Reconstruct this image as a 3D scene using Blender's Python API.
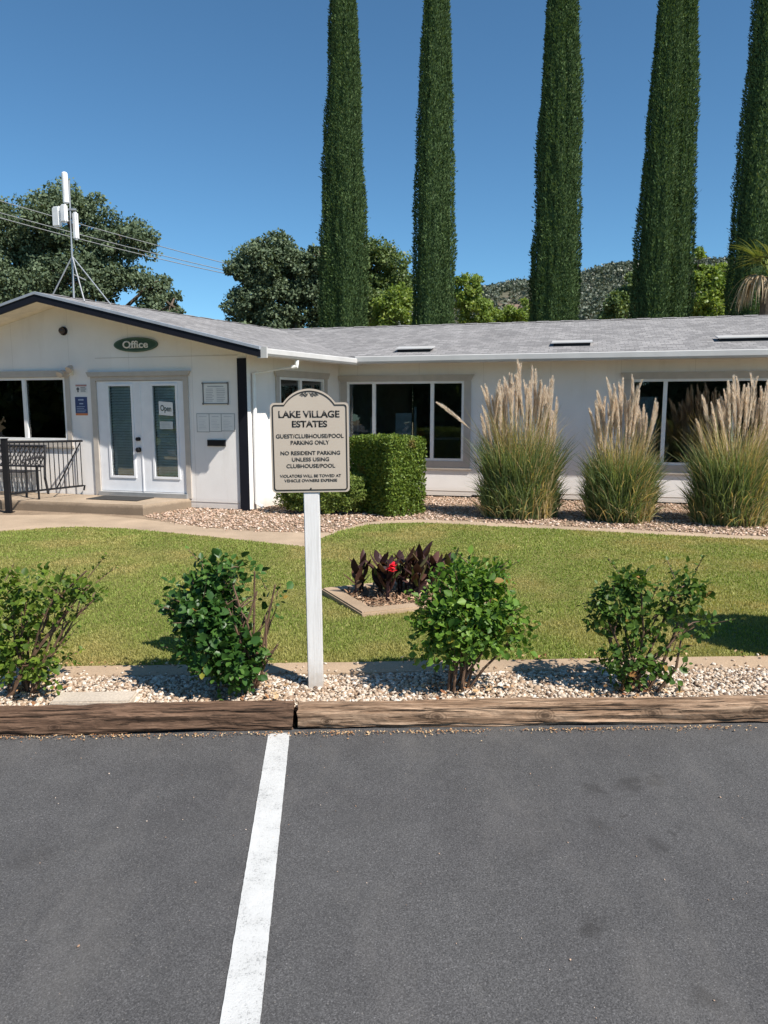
import bpy, bmesh, math, random
import numpy as np
from mathutils import Vector, Matrix, noise as mnoise

R = math.radians
rng = np.random.default_rng(7)
random.seed(7)
for o in list(bpy.data.objects):
    bpy.data.objects.remove(o)
S = bpy.context.scene
COL = S.collection

# ------------------------------------------------------------------ camera, sky, sun, exposure
cam = bpy.data.cameras.new('camera')
cam.sensor_fit = 'VERTICAL'
cam.sensor_height = 36.0
cam.lens = 36.0 * 740.0 / 1024.0
cam.clip_start, cam.clip_end = 0.05, 4000
cam_o = bpy.data.objects.new('camera', cam)
COL.objects.link(cam_o)
cam_o.location = (0, 0, 1.70)
cam_o.rotation_euler = (R(82.0), 0, 0)
S.camera = cam_o

SUN_EL, SUN_AZ = R(49), R(130)          # azimuth clockwise from +Y
world = bpy.data.worlds.new('World')
S.world = world
world.use_nodes = True
wt = world.node_tree
wt.nodes.clear()
sky = wt.nodes.new('ShaderNodeTexSky')
sky.sky_type = 'NISHITA'
sky.sun_disc = False
sky.sun_elevation = SUN_EL
sky.sun_rotation = SUN_AZ
sky.altitude = 1800
sky.air_density = 1.0
sky.dust_density = 0.1
sky.ozone_density = 3.0
bg = wt.nodes.new('ShaderNodeBackground')
bg.inputs['Strength'].default_value = 0.106
wo = wt.nodes.new('ShaderNodeOutputWorld')
skm = wt.nodes.new('ShaderNodeMix')          # white balance of the clear sky
skm.data_type, skm.blend_type = 'RGBA', 'MULTIPLY'
skm.inputs[0].default_value = 1.0
skm.inputs[7].default_value = (0.53, 0.78, 0.83, 1)
wt.links.new(sky.outputs[0], skm.inputs[6])
wt.links.new(skm.outputs[2], bg.inputs[0])
wt.links.new(bg.outputs[0], wo.inputs[0])

sun = bpy.data.lights.new('sun', 'SUN')
sun.energy = 4.6
sun.angle = R(0.5)
sun.color = (1.0, 0.945, 0.86)
sun_o = bpy.data.objects.new('sun', sun)
COL.objects.link(sun_o)
sd_ = Vector((math.sin(SUN_AZ) * math.cos(SUN_EL), math.cos(SUN_AZ) * math.cos(SUN_EL), math.sin(SUN_EL)))
sun_o.rotation_euler = sd_.to_track_quat('Z', 'Y').to_euler()
sun_o.location = (20, -15, 30)

S.view_settings.view_transform = 'Standard'
S.view_settings.look = 'None'
S.view_settings.gamma = 1
S.view_settings.exposure = 0.66
S.render.resolution_x, S.render.resolution_y = 768, 1024

# ------------------------------------------------------------------ materials
class NT:
    def __init__(self, name):
        self.m = bpy.data.materials.new(name)
        self.m.use_nodes = True
        self.t = self.m.node_tree
        self.t.nodes.clear()
        self.out = self.n('OutputMaterial')
    def n(self, typ, **kw):
        nd = self.t.nodes.new('ShaderNode' + typ)
        for k, v in kw.items():
            setattr(nd, k, v)
        return nd
    def l(self, a, b):
        self.t.links.new(a, b)
    def val(self, sock, v):
        if hasattr(v, 'is_linked'):
            self.l(v, sock)
        elif isinstance(v, (tuple, list)) and len(v) == 3 and sock.type == 'RGBA':
            sock.default_value = (*v, 1)
        else:
            sock.default_value = v
    def pos(self, rot=0.0):
        g = self.n('NewGeometry')
        if not rot:
            return g.outputs['Position']
        mp = self.n('Mapping')
        mp.inputs['Rotation'].default_value = (0, 0, rot)
        self.l(g.outputs['Position'], mp.inputs['Vector'])
        return mp.outputs[0]
    def noise(self, vec, scale, detail=3, rough=0.55, stretch=None):
        if stretch:
            mp = self.n('Mapping')
            mp.inputs['Scale'].default_value = stretch
            self.l(vec, mp.inputs['Vector'])
            vec = mp.outputs[0]
        t = self.n('TexNoise')
        t.inputs['Scale'].default_value = scale
        t.inputs['Detail'].default_value = detail
        t.inputs['Roughness'].default_value = rough
        self.l(vec, t.inputs['Vector'])
        return t.outputs['Fac']
    def ramp(self, fac, stops, interp='LINEAR'):
        r = self.n('ValToRGB')
        e = r.color_ramp.elements
        r.color_ramp.interpolation = interp
        while len(e) < len(stops):
            e.new(0.5)
        for el, (p, c) in zip(e, stops):
            el.position = p
            el.color = (*c, 1) if len(c) == 3 else c
        self.l(fac, r.inputs[0])
        return r.outputs[0]
    def mix(self, fac, a, b, mode='MIX'):
        m = self.n('Mix', data_type='RGBA', blend_type=mode)
        self.val(m.inputs[0], fac)
        self.val(m.inputs[6], a)
        self.val(m.inputs[7], b)
        return m.outputs[2]
    def math(self, op, a, b=0.0, c=0.0):
        m = self.n('Math', operation=op)
        self.val(m.inputs[0], a); self.val(m.inputs[1], b); self.val(m.inputs[2], c)
        return m.outputs[0]
    def bump(self, h, strength=0.3, dist=0.01):
        b = self.n('Bump')
        b.inputs['Strength'].default_value = strength
        b.inputs['Distance'].default_value = dist
        self.l(h, b.inputs['Height'])
        return b.outputs[0]
    def bsdf(self, color, rough=0.6, bump=None, metal=0.0, spec=0.5):
        p = self.n('BsdfPrincipled')
        self.val(p.inputs['Base Color'], color)
        self.val(p.inputs['Roughness'], rough)
        p.inputs['Metallic'].default_value = metal
        p.inputs['Specular IOR Level'].default_value = spec
        if bump is not None:
            self.l(bump, p.inputs['Normal'])
        self.l(p.outputs[0], self.out.inputs[0])
        return p

def g3(v): return (v, v, v)

def plain(name, c, rough=0.5, metal=0.0, var=0.12, scale=6.0, spec=0.5, bumpy=0.0):
    t = NT(name)
    ps = t.pos()
    n = t.noise(ps, scale, 4)
    lo = tuple(x * (1 - var) for x in c); hi = tuple(min(1, x * (1 + var)) for x in c)
    col = t.ramp(n, [(0.3, lo), (0.7, hi)])
    b = t.bump(t.noise(ps, 60, 3), bumpy, 0.004) if bumpy else None
    t.bsdf(col, rough, b, metal, spec)
    return t.m

def attr_fac(t, name='rnd'):
    a = t.n('Attribute', attribute_name=name)
    return a.outputs['Fac']

def foliage(name, stops, trans=0.28, rough=0.45, spec=0.35, patch=None, tint=(1.25, 1.2, 0.55)):
    t = NT(name)
    col = t.ramp(attr_fac(t), stops)
    if patch:
        n = t.noise(t.pos(), patch[0], 3)
        f = t.ramp(n, [(patch[2], (0, 0, 0)), (patch[3], (1, 1, 1))])
        col = t.mix(f, col, t.mix(0.75, col, patch[1]))
    p = t.n('BsdfPrincipled')
    t.l(col, p.inputs['Base Color'])
    p.inputs['Roughness'].default_value = rough
    p.inputs['Specular IOR Level'].default_value = spec
    tr = t.n('BsdfTranslucent')
    t.l(t.mix(1.0, col, tint, 'MULTIPLY'), tr.inputs[0])
    ms = t.n('MixShader')
    ms.inputs[0].default_value = trans
    t.l(p.outputs[0], ms.inputs[1]); t.l(tr.outputs[0], ms.inputs[2])
    t.l(ms.outputs[0], t.out.inputs[0])
    return t.m

A_W, A_G, A_S = R(15), R(17), R(28.74)

def wall_paint(name, rot):
    t = NT(name)
    ps = t.pos(rot)
    n1 = t.noise(ps, 1.6, 5, 0.6)
    n2 = t.noise(ps, 5.0, 4, 0.6, (1, 1, 0.15))
    col = t.ramp(n1, [(0.3, (0.77, 0.74, 0.715)), (0.7, (0.84, 0.81, 0.785))])
    st = t.ramp(n2, [(0.56, g3(0)), (0.8, g3(1))])
    col = t.mix(t.math('MULTIPLY', st, 0.18), col, (0.42, 0.36, 0.29))
    sx = t.n('SeparateXYZ'); t.l(ps, sx.inputs[0])
    # splash-up dirt in the lowest hand of the siding
    low = t.ramp(t.math('ADD', sx.outputs[2], t.math('MULTIPLY', n1, -0.12)), [(0.0, g3(1)), (0.14, g3(0))])
    col = t.mix(t.math('MULTIPLY', low, 0.38), col, (0.36, 0.28, 0.2))
    # panel joints every 1.22 m
    fx = t.math('FRACT', t.math('MULTIPLY', sx.outputs[0], 1 / 1.22))
    jt = t.math('LESS_THAN', t.math('ABSOLUTE', t.math('SUBTRACT', fx, 0.5)), 0.004)
    col = t.mix(t.math('MULTIPLY', jt, 0.22), col, (0.3, 0.27, 0.24))
    h = t.math('ADD', t.noise(ps, 55, 3), t.math('MULTIPLY', jt, -1.5))
    t.bsdf(col, 0.62, t.bump(h, 0.25, 0.006), spec=0.3)
    return t.m

def shingles(name, rot):
    t = NT(name)
    ps = t.pos(rot)
    br = t.n('TexBrick')
    br.offset = 0.5; br.squash = 1.0
    br.inputs['Scale'].default_value = 1.0
    br.inputs['Mortar Size'].default_value = 0.006
    br.inputs['Mortar Smooth'].default_value = 0.3
    br.inputs['Brick Width'].default_value = 0.15
    br.inputs['Row Height'].default_value = 0.135
    br.inputs['Bias'].default_value = -0.1
    br.inputs['Color1'].default_value = (0.20, 0.193, 0.193, 1)
    br.inputs['Color2'].default_value = (0.31, 0.298, 0.295, 1)
    br.inputs['Mortar'].default_value = (0.16, 0.155, 0.153, 1)
    wob = t.n('VectorMath', operation='ADD')
    nz = t.n('TexNoise'); nz.inputs['Scale'].default_value = 5.0
    t.l(ps, nz.inputs['Vector'])
    sc = t.n('VectorMath', operation='SCALE'); sc.inputs['Scale'].default_value = 0.07
    t.l(nz.outputs['Color'], sc.inputs[0])
    t.l(ps, wob.inputs[0]); t.l(sc.outputs[0], wob.inputs[1])
    t.l(wob.outputs[0], br.inputs['Vector'])
    col = br.outputs['Color']
    n = t.noise(ps, 0.9, 5, 0.65)
    col = t.mix(0.75, col, t.ramp(n, [(0.25, g3(0.75)), (0.75, g3(1.25))]), 'MULTIPLY')
    gr = t.noise(ps, 160, 2)
    col = t.mix(0.6, col, t.ramp(gr, [(0.3, g3(0.65)), (0.7, g3(1.3))]), 'MULTIPLY')
    h = t.math('ADD', br.outputs['Fac'], t.math('MULTIPLY', gr, -0.5))
    t.bsdf(col, 0.85, t.bump(h, 0.6, -0.01), spec=0.25)
    return t.m

def asphalt():
    t = NT('asphalt')
    ps = t.pos()
    big = t.noise(ps, 0.7, 5, 0.6)
    mid = t.noise(ps, 5.0, 5, 0.65)
    fine = t.noise(ps, 150, 4, 0.8)
    agg = t.n('TexVoronoi'); agg.inputs['Scale'].default_value = 150
    t.l(ps, agg.inputs['Vector'])
    col = t.ramp(big, [(0.3, (0.066, 0.064, 0.065)), (0.7, (0.088, 0.086, 0.086))])
    col = t.mix(0.7, col, t.ramp(mid, [(0.3, g3(0.86)), (0.7, g3(1.15))]), 'MULTIPLY')
    col = t.mix(0.5, col, t.ramp(fine, [(0.36, g3(0.45)), (0.5, g3(1.0)), (0.64, g3(1.8))]), 'MULTIPLY')
    ag2 = t.n('TexVoronoi'); ag2.inputs['Scale'].default_value = 260
    t.l(ps, ag2.inputs['Vector'])
    col = t.mix(0.68, col, t.ramp(ag2.outputs['Color'], [(0.1, g3(0.45)), (0.5, g3(0.95)), (0.85, g3(1.5)), (0.95, g3(2.3))]), 'MULTIPLY')
    sp = t.ramp(agg.outputs['Color'], [(0.88, g3(0)), (0.93, g3(1))])
    sp2 = t.math('MULTIPLY', sp, t.ramp(agg.outputs['Distance'], [(0.2, g3(1)), (0.5, g3(0))]))
    col = t.mix(t.math('MULTIPLY', sp2, 0.5), col, (0.27, 0.25, 0.22))
    # oil drips where engines stand
    sx = t.n('SeparateXYZ'); t.l(ps, sx.inputs[0])
    wx = t.math('ADD', sx.outputs[0], t.math('MULTIPLY', t.math('SUBTRACT', mid, 0.5), 0.16))
    wy = t.math('ADD', sx.outputs[1], t.math('MULTIPLY', t.math('SUBTRACT', t.noise(ps, 9, 4), 0.5), 0.22))
    for (x, y, r, s) in [(1.12, 3.17, 0.075, .5), (1.25, 3.2, 0.05, .45), (0.95, 3.12, 0.05, .4), (0.89, 2.83, 0.06, .35), (1.02, 2.92, 0.025, .5),
                         (1.18, 2.8, 0.025, .45), (1.07, 2.68, 0.05, .35), (0.69, 2.22, 0.06, .55), (0.94, 1.93, 0.05, .5), (-1.35, 2.6, .09, .25)]:
        d = t.math('SQRT', t.math('ADD', t.math('POWER', t.math('SUBTRACT', wx, x), 2), t.math('POWER', t.math('SUBTRACT', wy, y), 2)))
        f = t.ramp(t.math('DIVIDE', d, r * 2), [(0.22, g3(1)), (0.58, g3(0))])
        col = t.mix(t.math('MULTIPLY', f, s), col, (0.028, 0.026, 0.025))
    # pale tyre scuffs and dust
    dn = t.noise(ps, 2.3, 6, 0.7, (1, 0.35, 1))
    col = t.mix(t.math('MULTIPLY', t.ramp(dn, [(0.5, g3(0)), (0.68, g3(1))]), 0.28), col, (0.16, 0.15, 0.14))
    h = t.math('ADD', fine, t.math('MULTIPLY', agg.outputs['Distance'], 0.7))
    t.bsdf(col, 0.8, t.bump(h, 0.45, 0.003), spec=0.3)
    return t.m

def line_paint():
    t = NT('white_line_paint')
    ps = t.pos()
    f = t.noise(ps, 130, 4, 0.8)
    w = t.noise(ps, 7, 5, 0.7)
    k = t.math('ADD', t.math('MULTIPLY', f, 0.75), t.math('MULTIPLY', w, 0.35))
    wear = t.ramp(k, [(0.42, g3(1)), (0.50, g3(0))])
    col = t.ramp(w, [(0.3, (0.50, 0.50, 0.49)), (0.7, (0.60, 0.60, 0.59))])
    col = t.mix(t.math('MULTIPLY', wear, 0.7), col, (0.16, 0.16, 0.16))
    t.bsdf(col, 0.6, t.bump(f, 0.5, 0.005), spec=0.3)
    return t.m

def concrete(name, c, rot=0.0, low=None):
    t = NT(name)
    ps = t.pos(rot)
    col = t.ramp(t.noise(ps, 1.4, 6, 0.65), [(0.25, tuple(x * .72 for x in c)), (0.75, tuple(x * 1.18 for x in c))])
    col = t.mix(0.7, col, t.ramp(t.noise(ps, 90, 3, 0.7), [(0.3, g3(0.7)), (0.7, g3(1.25))]), 'MULTIPLY')
    if low:   # soil splash staining the riser
        sz = t.n('SeparateXYZ'); t.l(ps, sz.inputs[0])
        f = t.ramp(t.math('ADD', sz.outputs[2], t.math('MULTIPLY', t.noise(ps, 9, 4), .05)), [(low, g3(1)), (low + .035, g3(0))])
        col = t.mix(t.math('MULTIPLY', f, .6), col, (0.13, 0.095, 0.065))
    t.bsdf(col, 0.85, t.bump(t.noise(ps, 120, 3), 0.4, 0.004), spec=0.25)
    return t.m

def timber_mat(name, dark, light, rot, knots=()):
    t = NT(name)
    ps = t.pos(rot)
    g = t.noise(ps, 4.0, 7, 0.65, (0.55, 9, 9))
    g2 = t.noise(ps, 11.0, 5, 0.6, (0.35, 9, 9))
    blot = t.noise(ps, 2.6, 4, 0.6)
    col = t.ramp(g, [(0.28, tuple(x * .55 for x in dark)), (0.45, dark), (0.68, light)])
    col = t.mix(t.math('MULTIPLY', t.ramp(blot, [(0.42, g3(0)), (0.7, g3(1))]), 0.55), col, tuple(x * .55 for x in dark))
    crack = t.ramp(g2, [(0.37, g3(1)), (0.43, g3(0))])
    col = t.mix(t.math('MULTIPLY', crack, 0.85), col, (0.03, 0.022, 0.016))
    fg = t.noise(ps, 34.0, 6, 0.75, (0.4, 4, 4))
    col = t.mix(0.8, col, t.ramp(fg, [(0.35, g3(0.55)), (0.65, g3(1.35))]), 'MULTIPLY')
    # knots: distorted rings on the visible face
    g0_ = t.n('NewGeometry'); sx = t.n('SeparateXYZ'); t.l(g0_.outputs['Position'], sx.inputs[0])
    wz = t.noise(ps, 14, 3)
    for (kx, kz, kr) in knots:
        dx = t.math('MULTIPLY', t.math('SUBTRACT', sx.outputs[0], kx), .62); dz = t.math('SUBTRACT', sx.outputs[2], kz)
        d = t.math('SQRT', t.math('ADD', t.math('POWER', dx, 2), t.math('POWER', dz, 2)))
        d = t.math('ADD', t.math('DIVIDE', d, kr), t.math('MULTIPLY_ADD', wz, .8, -.4))
        kn = t.ramp(d, [(0.55, g3(1)), (1.0, g3(0))])
        rings = t.math('SINE', t.math('MULTIPLY', d, 22))
        col = t.mix(t.math('MULTIPLY', kn, t.math('MULTIPLY_ADD', rings, 0.3, 0.42)), col, tuple(x * .3 for x in dark))
        core = t.ramp(d, [(0.18, g3(1)), (0.3, g3(0))])
        col = t.mix(t.math('MULTIPLY', core, .8), col, tuple(x * .25 for x in dark))
    h = t.math('ADD', g, t.math('MULTIPLY', crack, -0.8))
    t.bsdf(col, 0.85, t.bump(h, 0.7, 0.012), spec=0.2)
    return t.m

def stone_mat(name, stops):
    t = NT(name)
    col = t.ramp(attr_fac(t), stops)
    n = t.noise(t.pos(), 70, 3)
    col = t.mix(0.6, col, t.ramp(n, [(0.3, g3(0.75)), (0.7, g3(1.2))]), 'MULTIPLY')
    t.bsdf(col, 0.75, spec=0.3)
    return t.m

def ground_mat(name, stops, scale=3.0, fine=60, bstr=0.6):
    t = NT(name)
    ps = t.pos()
    col = t.ramp(t.noise(ps, scale, 6, 0.7), stops)
    f = t.noise(ps, fine, 4, 0.7)
    col = t.mix(0.8, col, t.ramp(f, [(0.3, g3(0.6)), (0.7, g3(1.35))]), 'MULTIPLY')
    t.bsdf(col, 0.9, t.bump(f, bstr, 0.015), spec=0.15)
    return t.m

def glass_mat(name, tint=(0.55, 0.6, 0.62)):
    t = NT(name)
    tr = t.n('BsdfTransparent'); t.val(tr.inputs[0], tint)
    gl = t.n('BsdfGlossy'); gl.inputs['Roughness'].default_value = 0.0
    gl.inputs[0].default_value = (1, 1, 1, 1)
    n = t.noise(t.pos(), 1.3, 2)
    t.l(t.bump(n, 0.04, 0.05), gl.inputs['Normal'])
    fr = t.n('Fresnel'); fr.inputs['IOR'].default_value = 1.55
    ms = t.n('MixShader')
    t.l(t.math('MULTIPLY', fr.outputs[0], 1.5), ms.inputs[0])
    t.l(tr.outputs[0], ms.inputs[1]); t.l(gl.outputs[0], ms.inputs[2])
    t.l(ms.outputs[0], t.out.inputs[0])
    return t.m

def post_paint():
    t = NT('white_post_paint')
    ps = t.pos()
    g = t.noise(ps, 20, 5, .65, (4, 4, .25))
    col = t.ramp(g, [(0.3, (0.60, 0.575, 0.545)), (0.55, (0.70, 0.68, 0.66)), (0.75, (0.74, 0.72, 0.70))])
    sz = t.n('SeparateXYZ'); t.l(ps, sz.inputs[0])
    f = t.ramp(t.math('ADD', sz.outputs[2], t.math('MULTIPLY', t.noise(ps, 25, 4), -.12)), [(0.06, g3(1)), (0.20, g3(0))])
    col = t.mix(t.math('MULTIPLY', f, .55), col, (0.34, 0.27, 0.20))
    chip = t.ramp(t.noise(ps, 38, 5, .7, (1, 1, .4)), [(0.70, g3(0)), (0.74, g3(1))])
    col = t.mix(t.math('MULTIPLY', chip, .6), col, (0.36, 0.30, 0.24))
    t.bsdf(col, .6, t.bump(g, .35, .004), spec=.3)
    return t.m

M = dict(
    office_paint=wall_paint('office_paint', A_G), side_paint=wall_paint('side_paint', -(math.pi / 2 - A_S)), wing_paint=wall_paint('wing_paint', A_W),
    soffit=plain('soffit_paint', (0.74, 0.68, 0.56), 0.7),
    shingle_w=shingles('wing_shingles', A_W), shingle_o=shingles('office_shingles', A_G),
    fascia_dark=plain('dark_fascia_paint', (0.009, 0.010, 0.016), 0.6, spec=.2),
    drip=plain('drip_edge_metal', (0.30, 0.33, 0.38), 0.45),
    gutter=plain('gutter_paint', (0.52, 0.505, 0.49), 0.4, var=0.08, scale=2.5),
    trim=plain('greige_trim_paint', (0.47, 0.42, 0.37), 0.6, var=0.08),
    white=plain('white_paint', (0.80, 0.79, 0.77), 0.45, var=0.05),
    post_white=post_paint(),
    door=plain('door_paint', (0.80, 0.80, 0.82), 0.4, var=0.04),
    glass=glass_mat('window_glass', (0.66, 0.71, 0.72)), door_glass=glass_mat('door_glass', (0.90, 0.94, 0.94)),
    blind=plain('blind_slats', (0.86, 0.87, 0.86), 0.5),
    room=plain('room_paint', (0.42, 0.40, 0.38), 0.9), room_floor=plain('room_floor', (0.16, 0.13, 0.11), 0.8),
    room_white=plain('room_white', (0.75, 0.75, 0.75), 0.7),
    asphalt=asphalt(), line=line_paint(),
    path=concrete('tan_concrete', (0.43, 0.325, 0.23)), kerb=concrete('mow_strip_concrete', (0.42, 0.305, 0.205)), porch=concrete('porch_concrete', (0.40, 0.31, 0.225), low=.135),
    paver=concrete('pale_concrete', (0.55, 0.47, 0.38)),
    timber_l=timber_mat('dark_weathered_wood', (0.125, 0.074, 0.048), (0.24, 0.148, 0.098), R(-2.6), [(-1.72, .05, .03), (-1.05, .07, .025)]),
    timber_r=timber_mat('pale_weathered_wood', (0.23, 0.145, 0.092), (0.52, 0.365, 0.25), R(-1.7), [(-.30, .05, .03), (.28, .065, .042), (.87, .06, .05), (1.46, .065, .045), (2.03, .07, .06)]),
    stone_f=stone_mat('white_river_stone', [(0.0, (0.16, 0.11, 0.08)), (0.2, (0.34, 0.23, 0.15)), (0.45, (0.48, 0.37, 0.27)), (0.75, (0.58, 0.49, 0.40)), (1.0, (0.70, 0.64, 0.56))]),
    stone_b=stone_mat('pinkish_stone', [(0.0, (0.24, 0.15, 0.10)), (0.3, (0.44, 0.29, 0.20)), (0.7, (0.56, 0.41, 0.31)), (1.0, (0.68, 0.56, 0.47))]),
    bed_soil=ground_mat('bed_soil', [(0.3, (0.20, 0.145, 0.10)), (0.7, (0.36, 0.27, 0.19))]),
    lawn_soil=ground_mat('lawn_thatch', [(0.3, (0.12, 0.13, 0.035)), (0.7, (0.22, 0.20, 0.07))], 1.5),
    mulch=stone_mat('mulch', [(0.0, (0.16, 0.085, 0.05)), (0.5, (0.38, 0.23, 0.14)), (1.0, (0.55, 0.40, 0.27))]),
    dry=ground_mat('dry_ground', [(0.3, (0.20, 0.15, 0.085)), (0.7, (0.32, 0.25, 0.15))], 0.3),
    hill=ground_mat('hill_soil', [(0.35, (0.08, 0.09, 0.06)), (0.52, (0.14, 0.13, 0.09)), (0.62, (0.25, 0.17, 0.13)), (0.78, (0.30, 0.20, 0.16))], 0.018, 0.6),
    bark=plain('bark', (0.12, 0.09, 0.065), 0.9, var=0.35, scale=14, bumpy=0.8),
    cane=plain('rose_cane', (0.13, 0.075, 0.045), 0.7, var=0.45, scale=30),
    black=plain('black_metal', (0.010, 0.010, 0.012), 0.5, spec=.25),
    grey_metal=plain('grey_metal', (0.42, 0.43, 0.44), 0.4, 0.5),
    antenna=plain('antenna_plastic', (0.78, 0.78, 0.78), 0.4),
    sign_tan=plain('sign_face', (0.46, 0.39, 0.315), 0.4, var=0.04, scale=3),
    sign_black=plain('sign_black', (0.02, 0.016, 0.013), 0.45),
    sign_green=plain('sign_green', (0.032, 0.07, 0.045), 0.45),
    paper=plain('paper', (0.74, 0.73, 0.71), 0.6, var=0.04), blue=plain('blue_poster', (0.03, 0.055, 0.16), 0.5),
    orange=plain('orange_band', (0.55, 0.18, 0.07), 0.5), ink=plain('ink', (0.10, 0.10, 0.11), 0.6), red=plain('canna_petal', (0.70, 0.015, 0.03), 0.5),
    cypress=foliage('cypress_leaf', [(0.0, (0.036, 0.066, 0.026)), (0.5, (0.082, 0.134, 0.052)), (0.9, (0.130, 0.195, 0.070)), (1.0, (0.19, 0.22, 0.09))], 0.2, 0.7, 0.15),
    oak=foliage('oak_leaf', [(0.0, (0.058, 0.088, 0.050)), (0.6, (0.118, 0.160, 0.092)), (1.0, (0.18, 0.225, 0.13))], 0.2, 0.6, 0.2),
    light_leaf=foliage('light_leaf', [(0.0, (0.10, 0.15, 0.03)), (0.6, (0.20, 0.29, 0.06)), (1.0, (0.32, 0.38, 0.10))], 0.4),
    mid_leaf=foliage('mid_leaf', [(0.0, (0.06, 0.10, 0.035)), (0.6, (0.13, 0.19, 0.065)), (1.0, (0.22, 0.27, 0.10))], 0.3),
    hazy_hill_leaf=foliage('hazy_hill_leaf', [(0.0, (0.06, 0.075, 0.058)), (0.6, (0.10, 0.12, 0.082)), (1.0, (0.16, 0.17, 0.11))], 0.1),  # greyed and lightened: distance haze put into the leaf colour
    rose_dark=foliage('rose_leaf_dark', [(0.0, (0.02, 0.062, 0.014)), (0.6, (0.055, 0.13, 0.026)), (0.93, (0.12, 0.21, 0.04)), (0.97, (0.30, 0.24, 0.03)), (1.0, (0.30, 0.16, 0.05))], 0.25, 0.40, 0.3),
    rose_mid=foliage('rose_leaf_mid', [(0.0, (0.04, 0.10, 0.016)), (0.6, (0.135, 0.245, 0.035)), (0.93, (0.22, 0.34, 0.055)), (0.97, (0.34, 0.30, 0.05)), (1.0, (0.36, 0.22, 0.08))], 0.34, 0.45, 0.25),
    rose_light=foliage('rose_leaf_light', [(0.0, (0.045, 0.085, 0.014)), (0.5, (0.10, 0.165, 0.022)), (0.88, (0.18, 0.25, 0.035)), (0.95, (0.34, 0.34, 0.05)), (1.0, (0.42, 0.30, 0.14))], 0.36, 0.45, 0.25),
    rose_mid2=foliage('rose_leaf_olive', [(0.0, (0.035, 0.08, 0.014)), (0.6, (0.085, 0.155, 0.028)), (0.93, (0.12, 0.19, 0.035)), (0.97, (0.34, 0.26, 0.05)), (1.0, (0.36, 0.18, 0.07))], 0.3, 0.45, 0.25),
    hedge=foliage('hedge_leaf', [(0.0, (0.06, 0.10, 0.018)), (0.6, (0.14, 0.21, 0.033)), (0.94, (0.24, 0.30, 0.055)), (1.0, (0.30, 0.19, 0.07))], 0.3, 0.5, 0.25, patch=(1.6, (0.26, 0.13, 0.06), 0.60, 0.70)),
    hedge_pale=foliage('pale_hedge_leaf', [(0.0, (0.09, 0.13, 0.03)), (0.6, (0.20, 0.27, 0.06)), (1.0, (0.34, 0.38, 0.12))], 0.35, 0.5, 0.25),
    pampas=foliage('pampas_blade', [(0.0, (0.08, 0.125, 0.05)), (0.55, (0.20, 0.265, 0.11)), (0.72, (0.34, 0.38, 0.18)), (0.82, (0.44, 0.34, 0.17)), (1.0, (0.62, 0.49, 0.28))], 0.35, 0.5, 0.3),
    plume=foliage('pampas_plume', [(0.0, (0.66, 0.55, 0.43)), (0.5, (0.85, 0.75, 0.63)), (1.0, (0.93, 0.87, 0.78))], 0.55, 0.8, 0.1, tint=(1.0, 0.97, 0.9)),
    stalk=plain('pampas_stalk', (0.42, 0.33, 0.18), 0.7),
    canna=foliage('canna_leaf', [(0.0, (0.022, 0.012, 0.014)), (0.6, (0.08, 0.036, 0.032)), (0.85, (0.14, 0.07, 0.05)), (1.0, (0.09, 0.12, 0.035))], 0.2, 0.5, 0.25),
    grass=foliage('grass_blade', [(0.0, (0.145, 0.20, 0.038)), (0.55, (0.285, 0.345, 0.08)), (0.85, (0.43, 0.44, 0.15)), (1.0, (0.58, 0.50, 0.26))], 0.35, 0.6, 0.2, patch=(0.8, (0.48, 0.38, 0.16), 0.47, 0.63)),
    frond=foliage('palm_frond', [(0.0, (0.10, 0.14, 0.03)), (1.0, (0.24, 0.25, 0.07))], 0.25), dry_frond=foliage('dry_frond', [(0.0, (0.32, 0.22, 0.12)), (1.0, (0.58, 0.46, 0.31))], 0.2),
    litter=stone_mat('dry_leaf', [(0.0, (0.22, 0.09, 0.04)), (0.5, (0.42, 0.24, 0.11)), (1.0, (0.60, 0.46, 0.28))]),
    bench=plain('bench_metal', (0.028, 0.026, 0.03), 0.5), mat_black=plain('door_mat', (0.03, 0.028, 0.026), 0.95),
    holder=plain('grey_holder', (.34, .34, .35), .4),
    screen=plain('grey_slats', (.20, .215, .24), .6),
    wire=plain('wire', (0.20, 0.21, 0.22), 0.6),
)

# ------------------------------------------------------------------ object helpers
def tag(o, label=None, cat=None, group=None, kind=None):
    if label: o['label'] = label
    if cat: o['category'] = cat
    if group: o['group'] = group
    if kind: o['kind'] = kind
    return o

def empty(name, loc, label=None, cat=None, group=None):
    o = bpy.data.objects.new(name, None)
    o.empty_display_size = 0.2
    o.location = loc
    COL.objects.link(o)
    return tag(o, label, cat, group)

WPOS = {}
def wpos(o):
    p = Vector(o.location)
    while o.parent:
        o = o.parent; p += Vector(o.location)
    return p

def link(name, me, mat, parent=None, origin=None, smooth=False):
    """link mesh (world-space verts) as one object; parented objects keep the parent's origin"""
    if mat is not None:
        for mm in (mat if isinstance(mat, (list, tuple)) else [mat]):
            me.materials.append(mm)
    o = bpy.data.objects.new(name, me)
    COL.objects.link(o)
    org = wpos(parent) if parent else Vector(origin or (0, 0, 0))
    if org.length > 0:
        me.transform(Matrix.Translation(-org))
    if parent:
        o.parent = parent
    else:
        o.location = org
    if smooth:
        me.polygons.foreach_set('use_smooth', [True] * len(me.polygons))
    me.name = name
    return o

def obj(name, bm, mat, parent=None, origin=None, smooth=False, normals=True):
    if normals:
        bmesh.ops.recalc_face_normals(bm, faces=bm.faces[:])
    me = bpy.data.meshes.new(name)
    bm.to_mesh(me); bm.free()
    return link(name, me, mat, parent, origin, smooth)

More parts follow.
